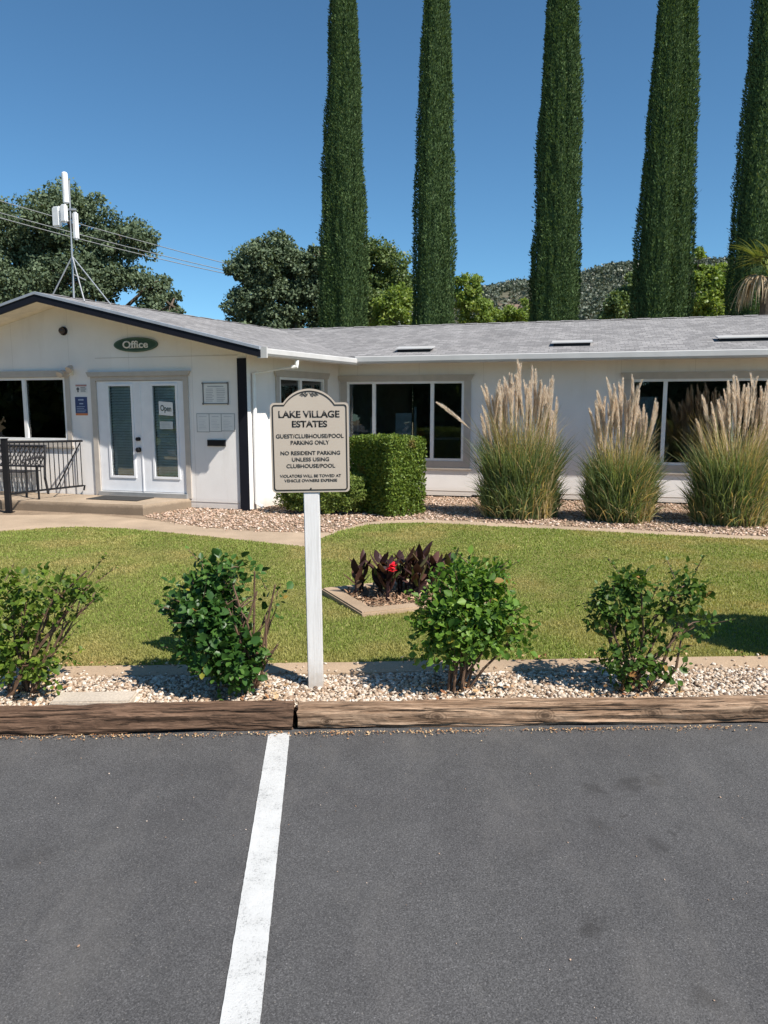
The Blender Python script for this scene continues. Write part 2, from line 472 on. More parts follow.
class Fr:
    """local frame: a along x, b along y, z up"""
    def __init__(self, o, x, y):
        self.o, self.x, self.y = Vector(o), Vector(x), Vector(y)
    def p(self, a, b, z):
        return self.o + self.x * a + self.y * b + Vector((0, 0, z))
WORLD = Fr((0, 0, 0), (1, 0, 0), (0, 1, 0))

def box(bm, f, a0, a1, b0, b1, z0, z1):
    v = [bm.verts.new(f.p(a, b, z)) for z in (z0, z1) for a, b in ((a0, b0), (a1, b0), (a1, b1), (a0, b1))]
    for q in ((0, 3, 2, 1), (4, 5, 6, 7), (0, 1, 5, 4), (1, 2, 6, 5), (2, 3, 7, 6), (3, 0, 4, 7)):
        bm.faces.new([v[i] for i in q])
    return v

def poly_prism(bm, pts_a, pts_b):
    """two matching rings of world points -> closed prism"""
    va = [bm.verts.new(p) for p in pts_a]; vb = [bm.verts.new(p) for p in pts_b]
    bm.faces.new(va); bm.faces.new(list(reversed(vb)))
    n = len(va)
    for i in range(n):
        j = (i + 1) % n
        bm.faces.new((va[i], va[j], vb[j], vb[i]))

def tube(bm, pts, rad, seg=8, cap=True):
    pts = [Vector(p) for p in pts]
    if not isinstance(rad, (list, tuple)): rad = [rad] * len(pts)
    rings = []
    prev = None
    for i, p in enumerate(pts):
        d = (pts[min(i + 1, len(pts) - 1)] - pts[max(i - 1, 0)])
        if d.length < 1e-9: d = Vector((0, 0, 1))
        d.normalize()
        if prev is None:
            u = d.orthogonal().normalized()
        else:
            u = prev - d * prev.dot(d)
            u = u.normalized() if u.length > 1e-6 else d.orthogonal().normalized()
        prev = u
        w = d.cross(u)
        rings.append([bm.verts.new(p + (u * math.cos(2 * math.pi * k / seg) + w * math.sin(2 * math.pi * k / seg)) * rad[i]) for k in range(seg)])
    for r0, r1 in zip(rings, rings[1:]):
        for k in range(seg):
            bm.faces.new((r0[k], r0[(k + 1) % seg], r1[(k + 1) % seg], r1[k]))
    if cap:
        bm.faces.new(list(reversed(rings[0]))); bm.faces.new(rings[-1])

def arr_mesh(name, verts, faces, rnd=None):
    """fast mesh from arrays: verts (n,3), faces (m,k), rnd per face"""
    me = bpy.data.meshes.new(name)
    verts = np.ascontiguousarray(verts, dtype=np.float32); faces = np.ascontiguousarray(faces, dtype=np.int32)
    m, k = faces.shape
    me.vertices.add(len(verts)); me.vertices.foreach_set('co', verts.ravel())
    me.loops.add(m * k); me.loops.foreach_set('vertex_index', faces.ravel())
    me.polygons.add(m); me.polygons.foreach_set('loop_start', np.arange(0, m * k, k, dtype=np.int32))
    if rnd is not None:
        at = me.attributes.new('rnd', 'FLOAT', 'FACE')
        at.data.foreach_set('value', np.ascontiguousarray(rnd, dtype=np.float32))
    me.update(calc_edges=True)
    return me

def inst(tv, tf, Mx, T, rnd=None):
    """instances of a template: returns verts, faces, rnd arrays"""
    n, k = len(T), len(tv)
    V = np.einsum('nij,kj->nki', Mx, tv) + T[:, None, :]
    Fc = tf[None, :, :] + (np.arange(n) * k)[:, None, None]
    if rnd is None: rnd = rng.random(n)
    return V.reshape(-1, 3), Fc.reshape(-1, tf.shape[1]), np.repeat(rnd, len(tf))

def merge(parts):
    vs, fs, rs, off = [], [], [], 0
    for v, f, r in parts:
        vs.append(v); fs.append(f + off); rs.append(r); off += len(v)
    return np.concatenate(vs), np.concatenate(fs), np.concatenate(rs)

def unit(v):
    return v / np.maximum(np.linalg.norm(v, axis=-1, keepdims=True), 1e-9)

def basis(d, nrm, sx, sy, sz=None):
    """columns x,y,z with y along d; scaled"""
    y = unit(d); x = unit(np.cross(y, nrm)); z = np.cross(x, y)
    if sz is None: sz = sx
    return np.stack([x * np.reshape(sx, (-1, 1)), y * np.reshape(sy, (-1, 1)), z * np.reshape(sz, (-1, 1))], axis=2)

def rdir(n):
    return unit(rng.normal(size=(n, 3)))

LEAF_V = np.array([[0, 0, 0], [-.36, .38, .10], [0, .42, -.02], [.36, .38, .10], [-.26, .74, .05], [.26, .74, .05], [0, 1, -.06]], float)
LEAF_F = np.array([[0, 2, 1], [0, 3, 2], [1, 2, 4], [2, 3, 5], [2, 6, 4], [2, 5, 6]])
CARD_V = np.array([[0, 0, 0], [.5, .45, .12], [0, 1, 0], [-.5, .5, .12]], float)
CARD_F = np.array([[0, 1, 2, 3]])
_ico = bmesh.new(); bmesh.ops.create_icosphere(_ico, subdivisions=1, radius=1.0)
ICO_V = np.array([v.co[:] for v in _ico.verts]); ICO_F = np.array([[v.index for v in f.verts] for f in _ico.faces]); _ico.free()

def in_poly(x, y, poly):
    inside = np.zeros(len(x), bool)
    n = len(poly)
    for i in range(n):
        x0, y0 = poly[i]; x1, y1 = poly[(i + 1) % n]
        c = ((y0 > y) != (y1 > y)) & (x < (x1 - x0) * (y - y0) / (y1 - y0 + 1e-12) + x0)
        inside ^= c
    return inside

def sheet(name, poly, z, mat, kind='structure', zf=None, thick=0.0):
    bm = bmesh.new()
    vs = [bm.verts.new((x, y, zf(x, y) if zf else z)) for x, y in poly]
    f = bm.faces.new(vs)
    if f.normal.z < 0: f.normal_flip()
    if thick:
        r = bmesh.ops.extrude_face_region(bm, geom=[f])
        for v in [g for g in r['geom'] if isinstance(g, bmesh.types.BMVert)]:
            v.co.z -= thick
    o = obj(name, bm, mat, normals=bool(thick))
    if kind: o['kind'] = kind
    return o

# ------------------------------------------------------------------ ground
def lawn_z(x, y): return 0.085 if y < 4.6 else max(0.02, 0.085 - (y - 4.6) * 0.03)

bm = bmesh.new()
xs = [-900, -120, -30, 30, 120, 900]; ys = [-60, -12, 20, 60, 200, 1500]
gv = [[bm.verts.new((x, y, -0.04)) for x in xs] for y in ys]
for j in range(5):
    for i in range(5):
        bm.faces.new((gv[j][i], gv[j][i + 1], gv[j + 1][i + 1], gv[j + 1][i]))
obj('ground', bm, M['dry'])['kind'] = 'structure'

sheet('parking_lot', [(-45, -45), (45, -45), (45, 5.36), (-45, 2.2)], 0.0, M['asphalt'])
# painted bay line, edges a little ragged
bm = bmesh.new()
L0, L1 = Vector((-.275, .30)), Vector((-.553, 3.70))
dd = (L1 - L0).normalized(); nn = Vector((dd.y, -dd.x))
prev = None
for i in range(171):
    p = L0.lerp(L1, i / 170)
    w = 0.056
    j1, j2 = random.uniform(-.0008, .0008), random.uniform(-.0008, .0008)
    a = p - nn * (w + j1); b = p + nn * (w + j2)
    cur = (bm.verts.new((a.x, a.y, .004)), bm.verts.new((b.x, b.y, .004)))
    if prev: bm.faces.new((prev[0], prev[1], cur[1], cur[0]))
    prev = cur
obj('parking_line', bm, M['line'])['kind'] = 'structure'

# front gravel bed base, mow strip, lawn base, path, building bed
FRONT = lambda x: 3.765 + (x + .47) * 0.0335          # timber line (front face)
def strip_y0(x): return 4.355 + x * 0.038
def strip_y1(x): return 4.545 + x * 0.045
sheet('gravel_bed', [(-7, FRONT(-7) + .07), (7, FRONT(7) + .07), (7, strip_y0(7) + .02), (-7, strip_y0(-7) + .02)], 0.072, M['bed_soil'])
bm = bmesh.new()
n = 60
row = []
for i in range(n + 1):
    x = -7 + 14 * i / n
    w0 = 0.008 * mnoise.noise((x * 2.1, 0, 0)); w1 = 0.02 * mnoise.noise((x * 2.7, 5, 0))
    row.append([bm.verts.new((x, strip_y0(x) + w0, z)) for z in (0.0, 0.098)] + [bm.verts.new((x, strip_y1(x) + w1, z)) for z in (0.098, 0.0)])
for r0, r1 in zip(row, row[1:]):
    for k in range(4):
        bm.faces.new((r0[k], r1[k], r1[(k + 1) % 4], r0[(k + 1) % 4]))
obj('mow_strip', bm, M['kerb'])['kind'] = 'structure'

LAWN_BACK = [(-9, 9.9), (-5.86, 10.0), (-5.27, 10.02), (-4.75, 10.32), (-4.3, 10.44), (-3.6, 10.25), (-3.07, 10.01), (-2.75, 9.85), (-1.8, 9.35), (-1.15, 9.0), (-.965, 8.9), (-.87, 9.1), (-.82, 9.46), (-.6, 10.1),
             (-.25, 10.60), (.15, 10.78), (.53, 10.82), (1.1, 10.66), (1.66, 10.45), (2.2, 10.3), (4.93, 9.35), (6.3, 8.83), (9, 7.85)]
lawn_poly = [(x, strip_y1(x) - .01) for x in (-9, -6, -3, 0, 3, 6, 9)] + list(reversed(LAWN_BACK))
# lawn base as a strip mesh that follows the slope
bm = bmesh.new()
def back_y(x):
    for (x0, y0), (x1, y1) in zip(LAWN_BACK, LAWN_BACK[1:]):
        if x0 <= x <= x1: return y0 + (y1 - y0) * (x - x0) / (x1 - x0)
    return LAWN_BACK[-1][1]
xs = sorted(set([p[0] for p in LAWN_BACK] + [-9 + .3 * i for i in range(61)]))
prev = None
for x in xs:
    y0, y1 = strip_y1(x) - .005, back_y(x)
    cur = []
    for y in [y0, 5.2, 6.0, 6.8, y1]:
        cur.append(bm.verts.new((x, y, lawn_z(x, y))))
    if prev:
        for k in range(4): bm.faces.new((prev[k], cur[k], cur[k + 1], prev[k + 1]))
    prev = cur
obj('lawn', bm, M['lawn_soil'])['kind'] = 'structure'

PATH_BACK = [(-9, 11.2), (-6.6, 11.6), (-4.7, 11.75), (-3.75, 11.25), (-3.0, 10.75), (-2.6, 10.45), (-1.7, 10.05), (-.75, 10.0), (-.30, 10.85), (.10, 11.12), (.55, 11.2), (1.2, 11.02), (2.2, 10.66), (4.93, 9.73), (6.3, 9.25), (9, 8.3)]
path_poly = [(x, y - .12) for x, y in LAWN_BACK] + list(reversed(PATH_BACK))
sheet('path', path_poly, 0.012, M['path'])
sheet('planting_bed', [(x, y - .1) for x, y in PATH_BACK] + [(12, 8.3), (12, 12), (5.0, 14), (-2, 15.5), (-3.6, 13.2), (-9, 14.6)], 0.004, M['bed_soil'])

# ------------------------------------------------------------------ the building
gd = Vector((math.cos(A_G), -math.sin(A_G), 0)); gb = Vector((math.sin(A_G), math.cos(A_G), 0))
sdv = Vector((math.sin(A_S), math.cos(A_S), 0)); snv = Vector((math.cos(A_S), -math.sin(A_S), 0))
wd = Vector((math.cos(A_W), -math.sin(A_W), 0)); wb = Vector((math.sin(A_W), math.cos(A_W), 0))
g0 = Vector((-2.233, 12.216, 0)); p0 = Vector((1.267, 14.111, 0))
FG = Fr(g0, gd, gb)            # office front: a along the wall, b inwards
FO = Fr(g0, gd, sdv)           # office plan (skewed)
FS = Fr(g0, sdv, -snv)         # office side wall: a runs back, b inwards
FW = Fr(p0, wd, wb)            # wing front

office = empty('office_building', (g0.x, g0.y, 0), 'white single storey office and clubhouse with grey shingled roof and french doors', 'building')

def wall(name, f, a0, a1, z0, z1, holes, mat, thick=0.14, gable=None):
    bm = bmesh.new()
    A = sorted(set([a0, a1] + [h[0] for h in holes] + [h[1] for h in holes]))
    Z = sorted(set([z0, z1] + [h[2] for h in holes] + [h[3] for h in holes]))
    def solid(i, j):
        if not (0 <= i < len(A) - 1 and 0 <= j < len(Z) - 1): return False
        ca, cz = (A[i] + A[i + 1]) / 2, (Z[j] + Z[j + 1]) / 2
        return not any(h[0] < ca < h[1] and h[2] < cz < h[3] for h in holes)
    def quad(*ps): bm.faces.new([bm.verts.new(f.p(*p)) for p in ps])
    for i in range(len(A) - 1):
        for j in range(len(Z) - 1):
            if not solid(i, j): continue
            x0, x1, y0, y1 = A[i], A[i + 1], Z[j], Z[j + 1]
            quad((x0, 0, y0), (x1, 0, y0), (x1, 0, y1), (x0, 0, y1))
            quad((x0, thick, y0), (x0, thick, y1), (x1, thick, y1), (x1, thick, y0))
            if not solid(i - 1, j): quad((x0, 0, y0), (x0, 0, y1), (x0, thick, y1), (x0, thick, y0))
            if not solid(i + 1, j): quad((x1, 0, y0), (x1, thick, y0), (x1, thick, y1), (x1, 0, y1))
            if not solid(i, j - 1): quad((x0, 0, y0), (x0, thick, y0), (x1, thick, y0), (x1, 0, y0))
            if not solid(i, j + 1) and not gable: quad((x0, 0, y1), (x1, 0, y1), (x1, thick, y1), (x0, thick, y1))
    if gable:
        poly_prism(bm, [f.p(a, 0, z) for a, z in gable], [f.p(a, thick, z) for a, z in gable])
    bmesh.ops.remove_doubles(bm, verts=bm.verts[:], dist=0.0005)
    return obj(name, bm, mat, office)

APK = -3.386
def roof_z(a): return 3.60 - 0.2415 * abs(a - APK)
DOOR = (-2.90, -1.17, 0.255, 2.165)
OWIN = (-5.35, -3.545, 1.12, 2.24)
w_f = wall('wall', FG, -6.77, 0, 0.02, 2.45, [DOOR, OWIN], M['office_paint'], 0.14,
     [(-6.77, 2.45), (0, 2.45), (0, roof_z(0) - .09), (APK, roof_z(APK) - .09), (-6.77, roof_z(-6.77) - .09)])
SWIN = (0.86, 2.27, 1.2, 2.235)
wall('wall', FS, 0.02, 2.84, 0.02, 2.62, [SWIN], M['side_paint'], 0.14)
W1 = (-2.06, 0.245, 0.70, 2.205); W2 = (3.22, 5.53, 0.70, 2.205)
wall('wall', FW, -2.22, 10.0, 0.035, 2.66, [W1, W2], M['wing_paint'], 0.14)
# end walls close the shell; unseen back openings are added to let daylight in
for nm, f_, q in (('end_wall', FW, (9.86, 10.0, .142, 6.6)), ('partition_wall', FW, (-2.36, -2.22, .6, 6.46)), ('end_wall', FO, (-6.77, -6.63, .16, 7.0)), ('partition_wall', FO, (-.2, -.16, 2.9, 5.0))):
    bm = bmesh.new(); box(bm, f_, *q, 0, 2.6)
    obj(nm, bm, M['room'], office)
wall('back_wall', Fr(FW.p(0, 6.46, 0), wd, wb), -2.2, 9.86, 0, 2.66, [(-.3, 3.2, .8, 2.25), (7.1, 9.6, .8, 2.25)], M['room'])
wall('back_wall', Fr(FO.p(0, 5.0, 0), gd, gb), -6.62, -.3, 0, 2.6, [(-3.2, -.6, .8, 2.25)], M['room'])
# base trim, horizontal siding joint, black strips standing for shade in the crawl-space gap
bm = bmesh.new()
box(bm, FW, -2.2, 9.99, .03, .12, -.04, .034)
box(bm, FS, .05, 2.8, .03, .12, -.04, .019)
box(bm, FG, -1.1, -.02, .03, .12, -.04, .019)
obj('gap_shade_strip', bm, M['black'], office)
bm = bmesh.new()
box(bm, FW, -2.2, 9.99, -.006, .0, .125, .132)
box(bm, FG, -1.1, -.02, -.006, .0, .12, .126)
box(bm, FG, -2.9, -.15, -.005, .0, 2.55, 2.556)
obj('siding_joint', bm, M['trim'], office)
for a in (0.42, 2.9):
    bm = bmesh.new(); box(bm, FW, a, a + .42, -.012, .02, -.03, .06)
    for k in range(6): box(bm, FW, a + .03 + k * .065, a + .05 + k * .065, -.02, -.013, -.025, .055)
    obj('crawl_vent', bm, M['black'], office)

# interior: floors, ceilings, some furniture of the clubhouse
bm = bmesh.new()
box(bm, FW, -2.2, 9.85, .143, 6.45, .05, .10); box(bm, FO, -6.6, -.25, .17, 4.99, .05, .24)
obj('floor', bm, M['room_floor'], office)
bm = bmesh.new()
box(bm, FW, -2.2, 9.85, .143, 6.45, 2.40, 2.44); box(bm, FO, -6.6, -.25, .17, 4.99, 2.36, 2.40)
obj('ceiling', bm, M['room'], office)
for q in ((-1.16, -.84, .32, .36, .1, 1.60), (-.78, -.74, .30, .34, .1, 1.72), (-1.98, -1.95, .40, .44, .1, 1.5), (-1.70, -1.66, .40, .44, .1, 1.52), (3.30, 3.70, .3, .33, .1, 1.9), (-.72, -.15, 1.9, 2.4, 1.02, 1.06), (-.25, .1, 2.2, 2.25, 1.62, 1.65)):
    bm = bmesh.new(); box(bm, FW, *q)
    obj('white_panel', bm, M['room_white'], office)  # white panels and bars added to read pale behind the panes
bm = bmesh.new()
for a in (3.6, 4.4, 5.1): box(bm, FW, a, a + .5, 2.0, 2.5, .1, 1.0); box(bm, FW, a, a + .5, 2.45, 2.5, 1.0, 1.35)
obj('lounge_seat', bm, M['room'], office)

# roofs
def roof_prism(bm, f, prof, b0, b1, th, axis='b'):
    top = [(a, z) for a, z in prof]; bot = [(a, z - th) for a, z in reversed(prof)]
    ring = top + bot
    if axis == 'b':
        poly_prism(bm, [f.p(a, b0, z) for a, z in ring], [f.p(a, b1, z) for a, z in ring])
    else:
        poly_prism(bm, [f.p(b0, a, z) for a, z in ring], [f.p(b1, a, z) for a, z in ring])
prof_o = [(-7.47, roof_z(-7.47)), (APK, 3.60), (0.70, roof_z(.70))]
bm = bmesh.new(); roof_prism(bm, FO, prof_o, -.613, 7.3, .045)
roof_o = obj('roof', bm, M['shingle_o'], office)
bm = bmesh.new(); roof_prism(bm, FO, [(a, z - .048) for a, z in prof_o], -.600, 2.75, .04)
obj('soffit', bm, M['soffit'], office)
def wroof_z(b): return 2.645 + .24 * (b + .7) if b < 3.3 else 2.645 + .24 * (7.3 - b)
prof_w = [(-.7, wroof_z(-.7)), (3.3, wroof_z(3.3)), (7.3, wroof_z(7.3))]
bm = bmesh.new(); roof_prism(bm, FW, prof_w, -5.45, 10.6, .045, 'a')
roof_w = obj('roof', bm, M['shingle_w'], office)
bm = bmesh.new(); roof_prism(bm, FW, [(-.69, wroof_z(-.69) - .048), (.3, wroof_z(.3) - .048)], -2.3, 10.55, .03, 'a')
obj('soffit', bm, M['soffit'], office)
# ridge caps: overlapping shingle tabs
def ridge_cap(f, n, at, step, axis):
    bm = bmesh.new()
    for i in range(n):
        s0 = at + i * step; s1 = s0 + step * 1.06; up = .006 + .008 * (i % 2)
        if axis == 'b':
            pr = [(APK - .14, 3.60 - .034 + up), (APK, 3.60 + up), (APK + .14, 3.60 - .034 + up), (APK, 3.585)]
            poly_prism(bm, [f.p(a, s0, z) for a, z in pr], [f.p(a, s1, z) for a, z in pr])
        else:
            pr = [(3.3 - .14, 3.605 - .034 + up), (3.3, 3.605 + up), (3.3 + .14, 3.605 - .034 + up), (3.3, 3.59)]
            poly_prism(bm, [f.p(s0, a, z) for a, z in pr], [f.p(s1, a, z) for a, z in pr])
    return bm
obj('ridge_cap', ridge_cap(FO, 24, -.60, .26, 'b'), M['shingle_o'], roof_o)
obj('ridge_cap', ridge_cap(FW, 59, -5.3, .265, 'a'), M['shingle_w'], roof_w)

# dark rake fascia with drip edge
def rake(name, mat, dz0, dz1, b0, b1):
    bm = bmesh.new()
    pr = [(-7.47, roof_z(-7.47)), (APK, 3.60), (0.70, roof_z(.70))]
    ring = [(a, z + dz1) for a, z in pr] + [(a, z + dz0) for a, z in reversed(pr)]
    poly_prism(bm, [FO.p(a, b0, z) for a, z in ring], [FO.p(a, b1, z) for a, z in ring])
    return obj(name, bm, mat, office)
rake('fascia', M['fascia_dark'], -.150, -.036, -.655, -.6135)
rake('drip_edge', M['drip'], -.034, .008, -.668, -.600)
# eave gutter of the office (right side) and of the wing
def gutter_o():
    bm = bmesh.new()
    pr = [(.655, 2.475), (.76, 2.485), (.785, 2.52), (.785, 2.585), (.765, 2.60), (.765, 2.59), (.66, 2.585)]
    poly_prism(bm, [FO.p(a, -.612, z) for a, z in pr], [FO.p(a, 2.30, z) for a, z in pr])
    box(bm, FO, .64, .80, -.640, -.615, 2.452, 2.617)
    return bm
g = obj('gutter', gutter_o(), M['gutter'], office)
bm = bmesh.new()
pr = [(-.655, 2.495), (-.745, 2.505), (-.765, 2.54), (-.765, 2.622), (-.75, 2.635), (-.75, 2.62), (-.665, 2.615)]
poly_prism(bm, [FW.p(-1.66, b, z) for b, z in pr], [FW.p(10.6, b, z) for b, z in pr])
obj('gutter', bm, M['gutter'], office)
# downspout: stub elbow under the gutter, slanted run back to the corner, then down
bm = bmesh.new()
c1 = FO.p(.71, .28, 2.47); c2 = FO.p(.71, .28, 2.37); c3 = FS.p(.13, -.045, 2.26); c4 = FS.p(.13, -.045, .12)
tube(bm, [c1, c1.lerp(c2, .6), c2, c2.lerp(c3, .12)], .036, 8)
tube(bm, [c2.lerp(c3, .1), c2.lerp(c3, .9)], .014, 6)
tube(bm, [c2.lerp(c3, .9), c3, c4, c4 + snv * .12 + Vector((0, 0, -.06))], .034, 8)
obj('downspout', bm, M['white'], office)
bm = bmesh.new(); box(bm, FG, -.155, .012, -.03, -.002, .0, 2.50); box(bm, FG, -.0, .012, -.002, .06, .0, 2.5)
obj('corner_board', bm, M['fascia_dark'], office)
bm = bmesh.new(); box(bm, FS, -.02, .06, -.02, -.001, .03, 2.5)
obj('corner_board', bm, M['white'], office)

def window(f, h, mull, trim=.13, sill=True, lintel=.06, panes_extra=None):
    a0, a1, z0, z1 = h
    bm = bmesh.new()
    fw = .045
    box(bm, f, a0, a1, -.012, .07, z1 - fw, z1); box(bm, f, a0, a1, -.012, .07, z0, z0 + fw)
    box(bm, f, a0, a0 + fw, -.012, .07, z0 + fw, z1 - fw); box(bm, f, a1 - fw, a1, -.012, .07, z0 + fw, z1 - fw)
    for m, w in mull: box(bm, f, m - w / 2, m + w / 2, -.010, .07, z0 + fw, z1 - fw)
    win = obj('window', bm, M['white'], office)
    edges = [a0 + fw] + [e for m, w in mull for e in (m - w / 2, m + w / 2)] + [a1 - fw]
    for l, r in zip(edges[::2], edges[1::2]):
        bm = bmesh.new(); box(bm, f, l + .001, r - .001, .03, .036, z0 + fw + .001, z1 - fw - .001)
        obj('pane', bm, M['glass'], win)
    bm = bmesh.new()
    box(bm, f, a0 - trim, a0 - .002, -.024, -.001, z0 - trim, z1)
    box(bm, f, a1 + .002, a1 + trim, -.024, -.001, z0 - trim, z1)
    box(bm, f, a0 - .002, a1 + .002, -.024, -.001, z0 - trim, z0 - .002)
    pr = [(a0 - trim, z1 + .002), (a1 + trim, z1 + .002), (a1 + trim + lintel, z1 + .115), (a0 - trim - lintel, z1 + .115)]
    poly_prism(bm, [f.p(a, -.045, z) for a, z in pr], [f.p(a, -.001, z) for a, z in pr])
    if sill: box(bm, f, a0 - trim - .03, a1 + trim + .03, -.04, -.001, z0 - trim - .03, z0 - trim - .002)
    obj('casing', bm, M['trim'], win)
    return win
window(FW, W1, [(-1.513, .065), (-.365, .065)])
window(FW, W2, [(3.79, .065), (4.93, .065)])
window(FG, OWIN, [(-4.45, .07)], trim=.09)
window(FS, SWIN, [(1.514, .06)], trim=.1)
# dark grey slats added inside the office window so its panes read grey
bm = bmesh.new()
for k in range(36):
    v = box(bm, FG, -5.28, -3.6, .10, .125, 1.17 + k * .028, 1.174 + k * .028)
    for q in (v[2], v[3], v[6], v[7]): q.co.z += .022
obj('blind', bm, M['screen'], office)

# french doors
bm = bmesh.new()
a0, a1, z0, z1 = DOOR
box(bm, FG, a0 - .10, a0 - .002, -.03, -.001, .17, z1 + .07); box(bm, FG, a1 + .002, a1 + .09, -.03, -.001, .17, z1 + .07)
box(bm, FG, a0 - .002, a1 + .002, -.03, -.001, z1 + .002, z1 + .07)
pr = [(a0 - .13, z1 + .072), (a1 + .11, z1 + .072), (a1 + .15, z1 + .15), (a0 - .17, z1 + .15)]
poly_prism(bm, [FG.p(a, -.055, z) for a, z in pr], [FG.p(a, -.001, z) for a, z in pr])
obj('door_casing', bm, M['trim'], office)
bm = bmesh.new(); box(bm, FG, a0 - .02, a1 + .02, -.07, .13, .172, .245)
obj('threshold', bm, M['grey_metal'], office)
for (l, r, gl, gr_, knob) in [(-2.892, -2.038, -2.663, -2.203, True), (-2.028, -1.178, -1.783, -1.329, False)]:
    bm = bmesh.new()
    zb, zt, gz0, gz1 = .262, 2.158, .526, 2.077
    box(bm, FG, l, gl, .0, .045, zb, zt); box(bm, FG, gr_, r, .0, .045, zb, zt)
    box(bm, FG, gl, gr_, .0, .045, zb, gz0); box(bm, FG, gl, gr_, .0, .045, gz1, zt)
    # raised lite moulding
    m = .035
    box(bm, FG, gl - m, gl + .004, -.016, -.001, gz0 - m, gz1 + m); box(bm, FG, gr_ - .004, gr_ + m, -.016, -.001, gz0 - m, gz1 + m)
    box(bm, FG, gl + .004, gr_ - .004, -.016, -.001, gz0 - m, gz0 + .004); box(bm, FG, gl + .004, gr_ - .004, -.016, -.001, gz1 - .004, gz1 + m)
    d = obj('door', bm, M['door'], office)
    bm = bmesh.new(); box(bm, FG, gl + .001, gr_ - .001, .010, .014, gz0 + .001, gz1 - .001); obj('pane', bm, M['door_glass'], d)
    bm = bmesh.new()
    k = 0
    z = gz0 + .02
    while z < gz1 - .02:
        v = box(bm, FG, gl + .006, gr_ - .006, .05, .085, z, z + .004)
        for q in (v[2], v[3], v[6], v[7]): q.co.z += .036
        z += .047
    for a in (gl + .08, gr_ - .08): box(bm, FG, a, a + .006, .046, .049, gz0, gz1)
    obj('blind', bm, M['blind'], d)
    if knob:
        for zz, rr in ((1.17, .034), (.985, .042)):
            bm = bmesh.new()
            tube(bm, [FG.p(-2.085, -.002, zz), FG.p(-2.085, -.012, zz), FG.p(-2.085, -.03, zz), FG.p(-2.085, -.06, zz), FG.p(-2.085, -.072, zz)], [rr, rr, rr * .5, rr, rr * .6], 14)
            obj('handle', bm, M['black'], d, smooth=False)
    else:
        bm = bmesh.new(); box(bm, FG, l - .012, l + .012, -.012, -.001, zb, zt); obj('astragal', bm, M['door'], d)

# low roof vents
for a, b, w in ((-.643, .427 - .7, .86), (2.175, .731 - .7, .88), (5.017, .876 - .7, 1.05)):
    zz = wroof_z(b)
    bm = bmesh.new()
    v = box(bm, FW, a - w * .36, a + w * .36, b - .10, b + .16, zz - .05, zz + .02)
    for q in v[4:]:
        pass
    for q in (v[6], v[7]): q.co.z += .05
    rv = obj('roof_vent', bm, M['black'], office)
    bm = bmesh.new()
    v = box(bm, FW, a - w * .40, a + w * .40, b - .15, b + .19, zz + .023, zz + .04)
    for q in (v[2], v[3], v[6], v[7]): q.co.z += .062
    obj('vent_cap', bm, M['gutter'], rv)

# porch slab and step
bm = bmesh.new()
ring = [(-9.5, 13.20), (-6.46, 12.362), (-3.83, 11.645), (-3.29, 12.535), (-3.9, 12.72), (-9.5, 14.43)]
poly_prism(bm, [Vector((x, y, .17)) for x, y in ring], [Vector((x, y, -.02)) for x, y in ring])
bmesh.ops.recalc_face_normals(bm, faces=bm.faces[:])
bmesh.ops.bevel(bm, geom=[e for e in bm.edges if all(v.co.z > .1 for v in e.verts)], offset=.015, segments=2, affect='EDGES')
obj('porch', bm, M['porch'])['kind'] = 'structure'

# ------------------------------------------------------------------ text helper
def text(name, body, f, a, z, w, h, b, mat, parent, bold=0.0, depth=.002):
    cu = bpy.data.curves.new('lettering', 'FONT')
    cu.body = body; cu.size = 1.0; cu.resolution_u = 4; cu.offset = bold
    to = bpy.data.objects.new('lettering', cu); COL.objects.link(to)
    bpy.context.view_layer.update()
    dg = bpy.context.evaluated_depsgraph_get()
    me = bpy.data.meshes.new_from_object(to.evaluated_get(dg))
    bpy.data.objects.remove(to); bpy.data.curves.remove(cu)
    n = len(me.vertices); co = np.zeros(n * 3); me.vertices.foreach_get('co', co); co = co.reshape(-1, 3)
    lo, hi = co.min(0), co.max(0)
    u = (co[:, 0] - lo[0]) / (hi[0] - lo[0]) - .5; v = (co[:, 1] - lo[1]) / (hi[1] - lo[1]) - .5
    out = [f.p(a + uu * w, b, z + vv * h)[:] for uu, vv in zip(u, v)]
    me.vertices.foreach_set('co', np.array(out).ravel()); me.update()
    bm = bmesh.new(); bm.from_mesh(me); bpy.data.meshes.remove(me)
    r = bmesh.ops.extrude_face_region(bm, geom=bm.faces[:])
    back = f.y * depth
    for v in [q for q in r['geom'] if isinstance(q, bmesh.types.BMVert)]: v.co -= back
    return obj(name, bm, mat, parent)

# ------------------------------------------------------------------ parking sign
SB = Vector((-.398, 4.15, .06))
lean = R(.5)
sgx = Vector((math.cos(R(3)), math.sin(R(3)), 0)); sgy = Vector((-math.sin(R(3)), math.cos(R(3)), 0))
class TiltFr(Fr):
    def p(self, a, b, z):
        return self.o + self.x * (a * math.cos(lean) - z * math.sin(lean)) + self.y * b + Vector((0, 0, z * math.cos(lean) + a * math.sin(lean)))
FP = TiltFr(SB, sgx, sgy)
psign = empty('parking_sign', SB[:], 'tan arched notice on a white wooden post about guest and clubhouse parking', 'sign')
bm = bmesh.new(); v = box(bm, FP, -.044, .044, -.044, .044, -.06, 1.74)
bmesh.ops.bevel(bm, geom=bm.edges[:], offset=.004, segments=2, affect='EDGES')
obj('post', bm, M['post_white'], psign)
SH, SW_, ARCH_W, ARCH_H = .494, .430, .285, .076   # shoulder height, width, arch
ZB = 1.175
